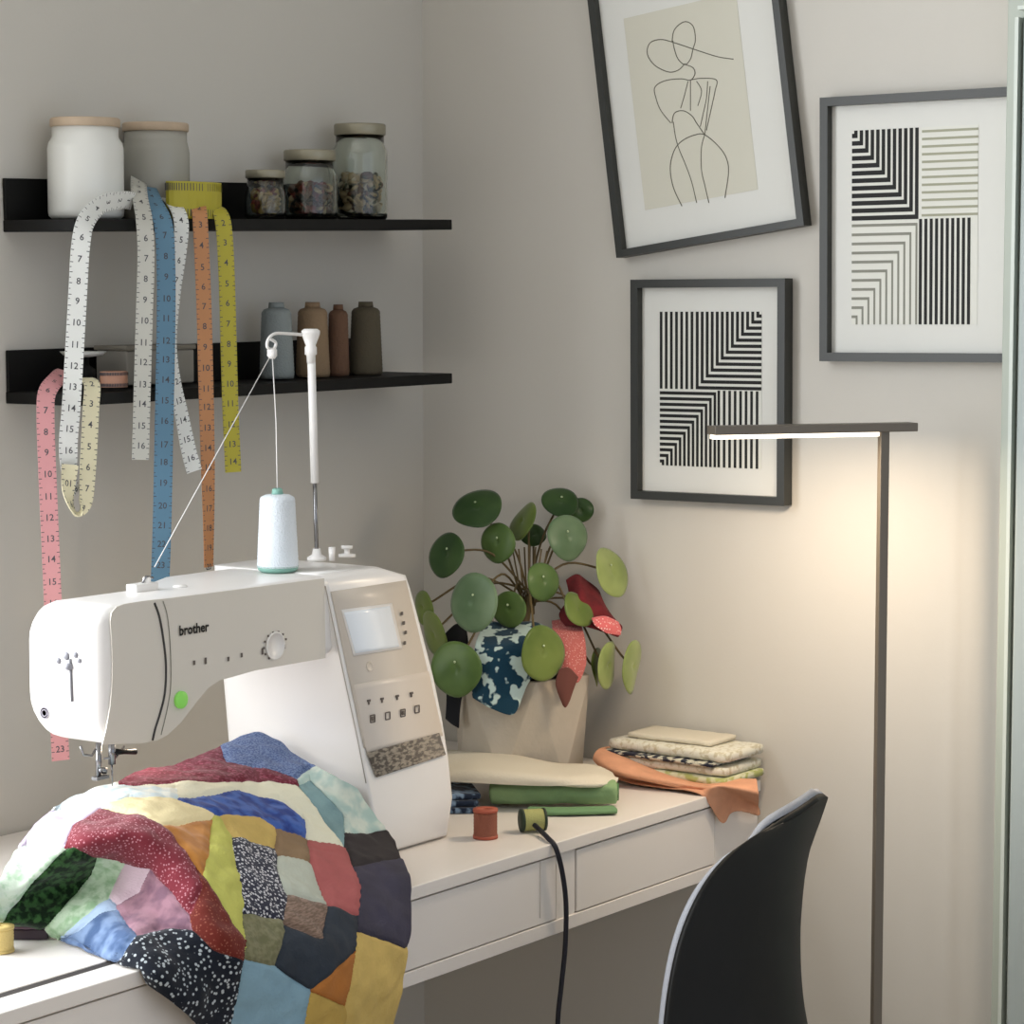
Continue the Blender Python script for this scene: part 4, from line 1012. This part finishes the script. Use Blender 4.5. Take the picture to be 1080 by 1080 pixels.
for i, (cx, cy, rx, ry, rot, mk, off) in enumerate(leaves):
    px, py = 420+cx/3.857, 490+cy/3.857; dd_ = D0+off; c0 = PD(px, py, dd_)
    a = math.radians(rot); e1 = RT*math.cos(a)+UP*math.sin(a); e2 = -RT*math.sin(a)+UP*math.cos(a)
    R_ = max(rx, ry)/F*dd_; ct = min(rx, ry)/max(rx, ry)
    st = math.sqrt(max(0, 1-ct*ct))
    side = 1 if px > 560 else -1
    if rx >= ry: A1_ = e1; A2_ = e2*ct + fw*st
    else: A2_ = e2; A1_ = e1*ct + fw*(st*side)
    nn = A1_.cross(A2_).normalized()
    if nn.dot(fw) > 0: nn = -nn
    G_ = []; nr = 8; na = 32
    vs = [c0+nn*(-.0015)]; fs = []
    for r_ in range(1, nr+1):
        for k in range(na):
            t_ = 2*PI*k/na; rr = r_/nr; rad = R_*rr*(1+.02*math.sin(3*t_+i))
            tip = 1+.06*max(0, math.cos(t_+PI/2))**8
            vs.append(c0+A1_*(math.cos(t_)*rad)+A2_*(math.sin(t_)*rad*tip)+nn*(.0010*math.sin(rr*PI)-.0015*rr*rr+.0012*math.sin(2*t_+i)*rr+.0008*math.cos(3*t_+2*i)*rr*rr))
    for k in range(na): fs.append([0, 1+k, 1+(k+1) % na])
    for r_ in range(nr-1):
        for k in range(na): fs.append([1+r_*na+k, 1+(r_+1)*na+k, 1+(r_+1)*na+(k+1) % na, 1+r_*na+(k+1) % na])
    lf = obj('leaf', MB().add(vs, fs, 0, True), LM[mk], plant, solid=.0008)
    att = c0 + A2_*(R_*.25)
    obj('leaf_centre', MB().lathe([(.0015, 0), (.001, .0008), (0, .001)], att+nn*.0022, 10, nn), mat('leaf_dot', (.72, .78, .62), .5), lf) if rx > 14 and ry > 14 else None
    a0 = crown+V((random.uniform(-.008, .008), random.uniform(-.008, .008), random.uniform(-.01, .02))); back = att-nn*.012
    mid_ = a0.lerp(back, .5)+V((0, 0, .02 if py < 620 else .03))
    obj('stem', MB().tube(cr([a0, mid_, back, att-nn*.002], 20), .0013, 8), M_stem, plant)
for dx in range(7):
    a0 = crown+V((0, 0, -.005)); e = PD(541+dx*6, 575+abs(dx-3)*2, D0+random.uniform(-.02, .02)); obj('stem', MB().tube([a0, a0.lerp(e, .5)+RT*(.001*(dx-3)), e], .0010, 6), M_stem, plant)
obj('main_stem', MB().tube([pc_+V((0, 0, H+.018)), crown+V((0, 0, .012))], [.006, .004], 10), M_stem, plant)

# fabric scraps tucked round the plant
M_tf = mat2('cloth_teal_floral', (.10, .23, .30), (.72, .80, .78), 62, 'noise', .50, .54)
M_wt = mat2('cloth_pale_leaf', (.70, .77, .73), (.56, .66, .60), 60, 'noise', .5, .6)
cg = surf([[PD(512, 655, D0-.03), PD(535, 657, D0-.03), PD(562, 656, D0-.03), PD(578, 662, D0-.03)],
           [PD(502, 678, D0-.075), PD(522, 682, D0-.085), PD(548, 682, D0-.09), PD(572, 680, D0-.08)],
           [PD(500, 702, D0-.088), PD(520, 708, D0-.098), PD(540, 712, D0-.1), PD(566, 706, D0-.092)],
           [PD(498, 728, D0-.090), PD(518, 738, D0-.1), PD(540, 735, D0-.1), PD(556, 722, D0-.094)],
           [PD(499, 736, D0-.090), PD(520, 748, D0-.1), PD(540, 754, D0-.1), PD(548, 742, D0-.095)]], 40, 30)
tag(obj('fabric_scrap', MB().grid(cg), M_tf, solid=.0015), 'teal and white floral fabric hanging over the front of the pot', 'fabric')
M_cor = mat2('cloth_coral_dots', (.84, .66, .62), (.68, .37, .35), 420, 'voronoi', .18, .3)
cg = surf([[PD(582, 655, D0-.03), PD(597, 653, D0-.03), PD(612, 655, D0-.025)], [PD(584, 678, D0-.07), PD(600, 680, D0-.075), PD(617, 676, D0-.06)], [PD(590, 700, D0-.085), PD(603, 704, D0-.09), PD(618, 696, D0-.07)], [PD(596, 712, D0-.088), PD(609, 720, D0-.09), PD(618, 702, D0-.075)]], 26, 20)
tag(obj('fabric_scrap', MB().grid(cg), M_cor, solid=.0015), 'coral fabric with pale dots hanging over the right of the pot', 'fabric')
M_mar = mat('cloth_maroon', (.38, .10, .12), .9, bump=.3, bscale=300, var=.3, vscale=60)
cg = surf([[PD(597, 612, D0+.0), PD(608, 606, D0+.0), PD(618, 612, D0+.0), PD(632, 624, D0+.0), PD(634, 640, D0)], [PD(600, 630, D0-.02), PD(612, 624, D0-.035), PD(622, 630, D0-.03), PD(636, 640, D0-.03), PD(650, 655, D0-.01)], [PD(590, 648, D0-.03), PD(606, 645, D0-.045), PD(622, 648, D0-.04), PD(640, 654, D0-.03), PD(656, 662, D0-.01)], [PD(596, 660, D0-.045), PD(608, 660, D0-.05), PD(622, 662, D0-.045), PD(640, 668, D0-.03), PD(652, 672, D0-.02)]], 26, 36)
tag(obj('fabric_scrap', MB().grid(cg), M_mar, solid=.0015), 'dark maroon fabric crumpled at the right of the plant', 'fabric')
cg = surf([[PD(624, 652, D0-.05), PD(638, 650, D0-.045), PD(652, 656, D0-.03)], [PD(628, 660, D0-.06), PD(642, 660, D0-.055), PD(655, 664, D0-.035)], [PD(640, 668, D0-.055), PD(646, 669, D0-.05), PD(654, 670, D0-.035)]], 14, 18)
tag(obj('fabric_scrap', MB().grid(cg), mat2('cloth_pink_dots', (.95, .82, .80), (.84, .42, .42), 280, 'voronoi', .18, .3), solid=.0012), 'small pink dotted fabric tip on the maroon cloth', 'fabric')
cg = surf([[PD(590, 706, D0-.100), PD(600, 704, D0-.102), PD(610, 714, D0-.098)], [PD(586, 722, D0-.100), PD(596, 728, D0-.102), PD(606, 724, D0-.098)], [PD(594, 744, D0-.098), PD(597, 746, D0-.1), PD(601, 738, D0-.098)]], 14, 12)
tag(obj('fabric_scrap', MB().grid(cg), mat('cloth_dusty', (.40, .24, .21), .9), solid=.0012), 'dusty brown fabric corner below the coral cloth', 'fabric')
cg = surf([[PD(470, 668, D0-.02), PD(482, 658, D0-.02), PD(492, 664, D0-.02)], [PD(470, 700, D0-.04), PD(484, 695, D0-.045), PD(495, 700, D0-.045)], [PD(471, 735, D0-.055), PD(480, 738, D0-.058), PD(486, 742, D0-.06)], [PD(470, 758, D0-.055), PD(477, 764, D0-.058), PD(484, 768, D0-.06)]], 20, 14)
tag(obj('fabric_scrap', MB().grid(cg), mat('cloth_black', (.05, .06, .09), .9), solid=.0015), 'black fabric strip hanging at the left of the pot', 'fabric')

# ------------------------------------------------------------ light
W = bpy.data.worlds.new('world'); bpy.context.scene.world = W; W.use_nodes = True
bg = W.node_tree.nodes['Background']; bg.inputs[0].default_value = (.80, .88, 1, 1); bg.inputs[1].default_value = .98
def area(name, loc, rot, sx_, sy_, e, col):
    l = bpy.data.lights.new(name, 'AREA'); l.shape = 'RECTANGLE'; l.size = sx_; l.size_y = sy_; l.energy = e; l.color = col
    o = bpy.data.objects.new(name, l); COL.objects.link(o); o.location = loc; o.rotation_euler = rot; return o
area('window_daylight', ((wx0+wx1)/2, .13, (wz0+wz1)/2), (math.radians(-90), 0, 0), wx1-wx0-.05, wz1-wz0-.05, WINE, (.95, .98, 1))
pl = bpy.data.lights.new('machine_lamp', 'POINT'); pl.energy = .10; pl.color = (1, .80, .58); pl.shadow_soft_size = .008
plo = bpy.data.objects.new('machine_lamp', pl); COL.objects.link(plo); plo.location = (-.79, -.268, .884)

cam = bpy.data.cameras.new('camera'); cam.sensor_width = 36; cam.lens = F/1080*36; cam.clip_start = .05
co = bpy.data.objects.new('camera', cam); COL.objects.link(co)
co.matrix_world = Matrix(((RT.x, UP.x, -fw.x, CAM.x), (RT.y, UP.y, -fw.y, CAM.y), (RT.z, UP.z, -fw.z, CAM.z), (0, 0, 0, 1)))
sc = bpy.context.scene; sc.camera = co
sc.view_settings.view_transform = 'Standard'; sc.view_settings.look = 'None'; sc.view_settings.gamma = 1; sc.view_settings.exposure = 0
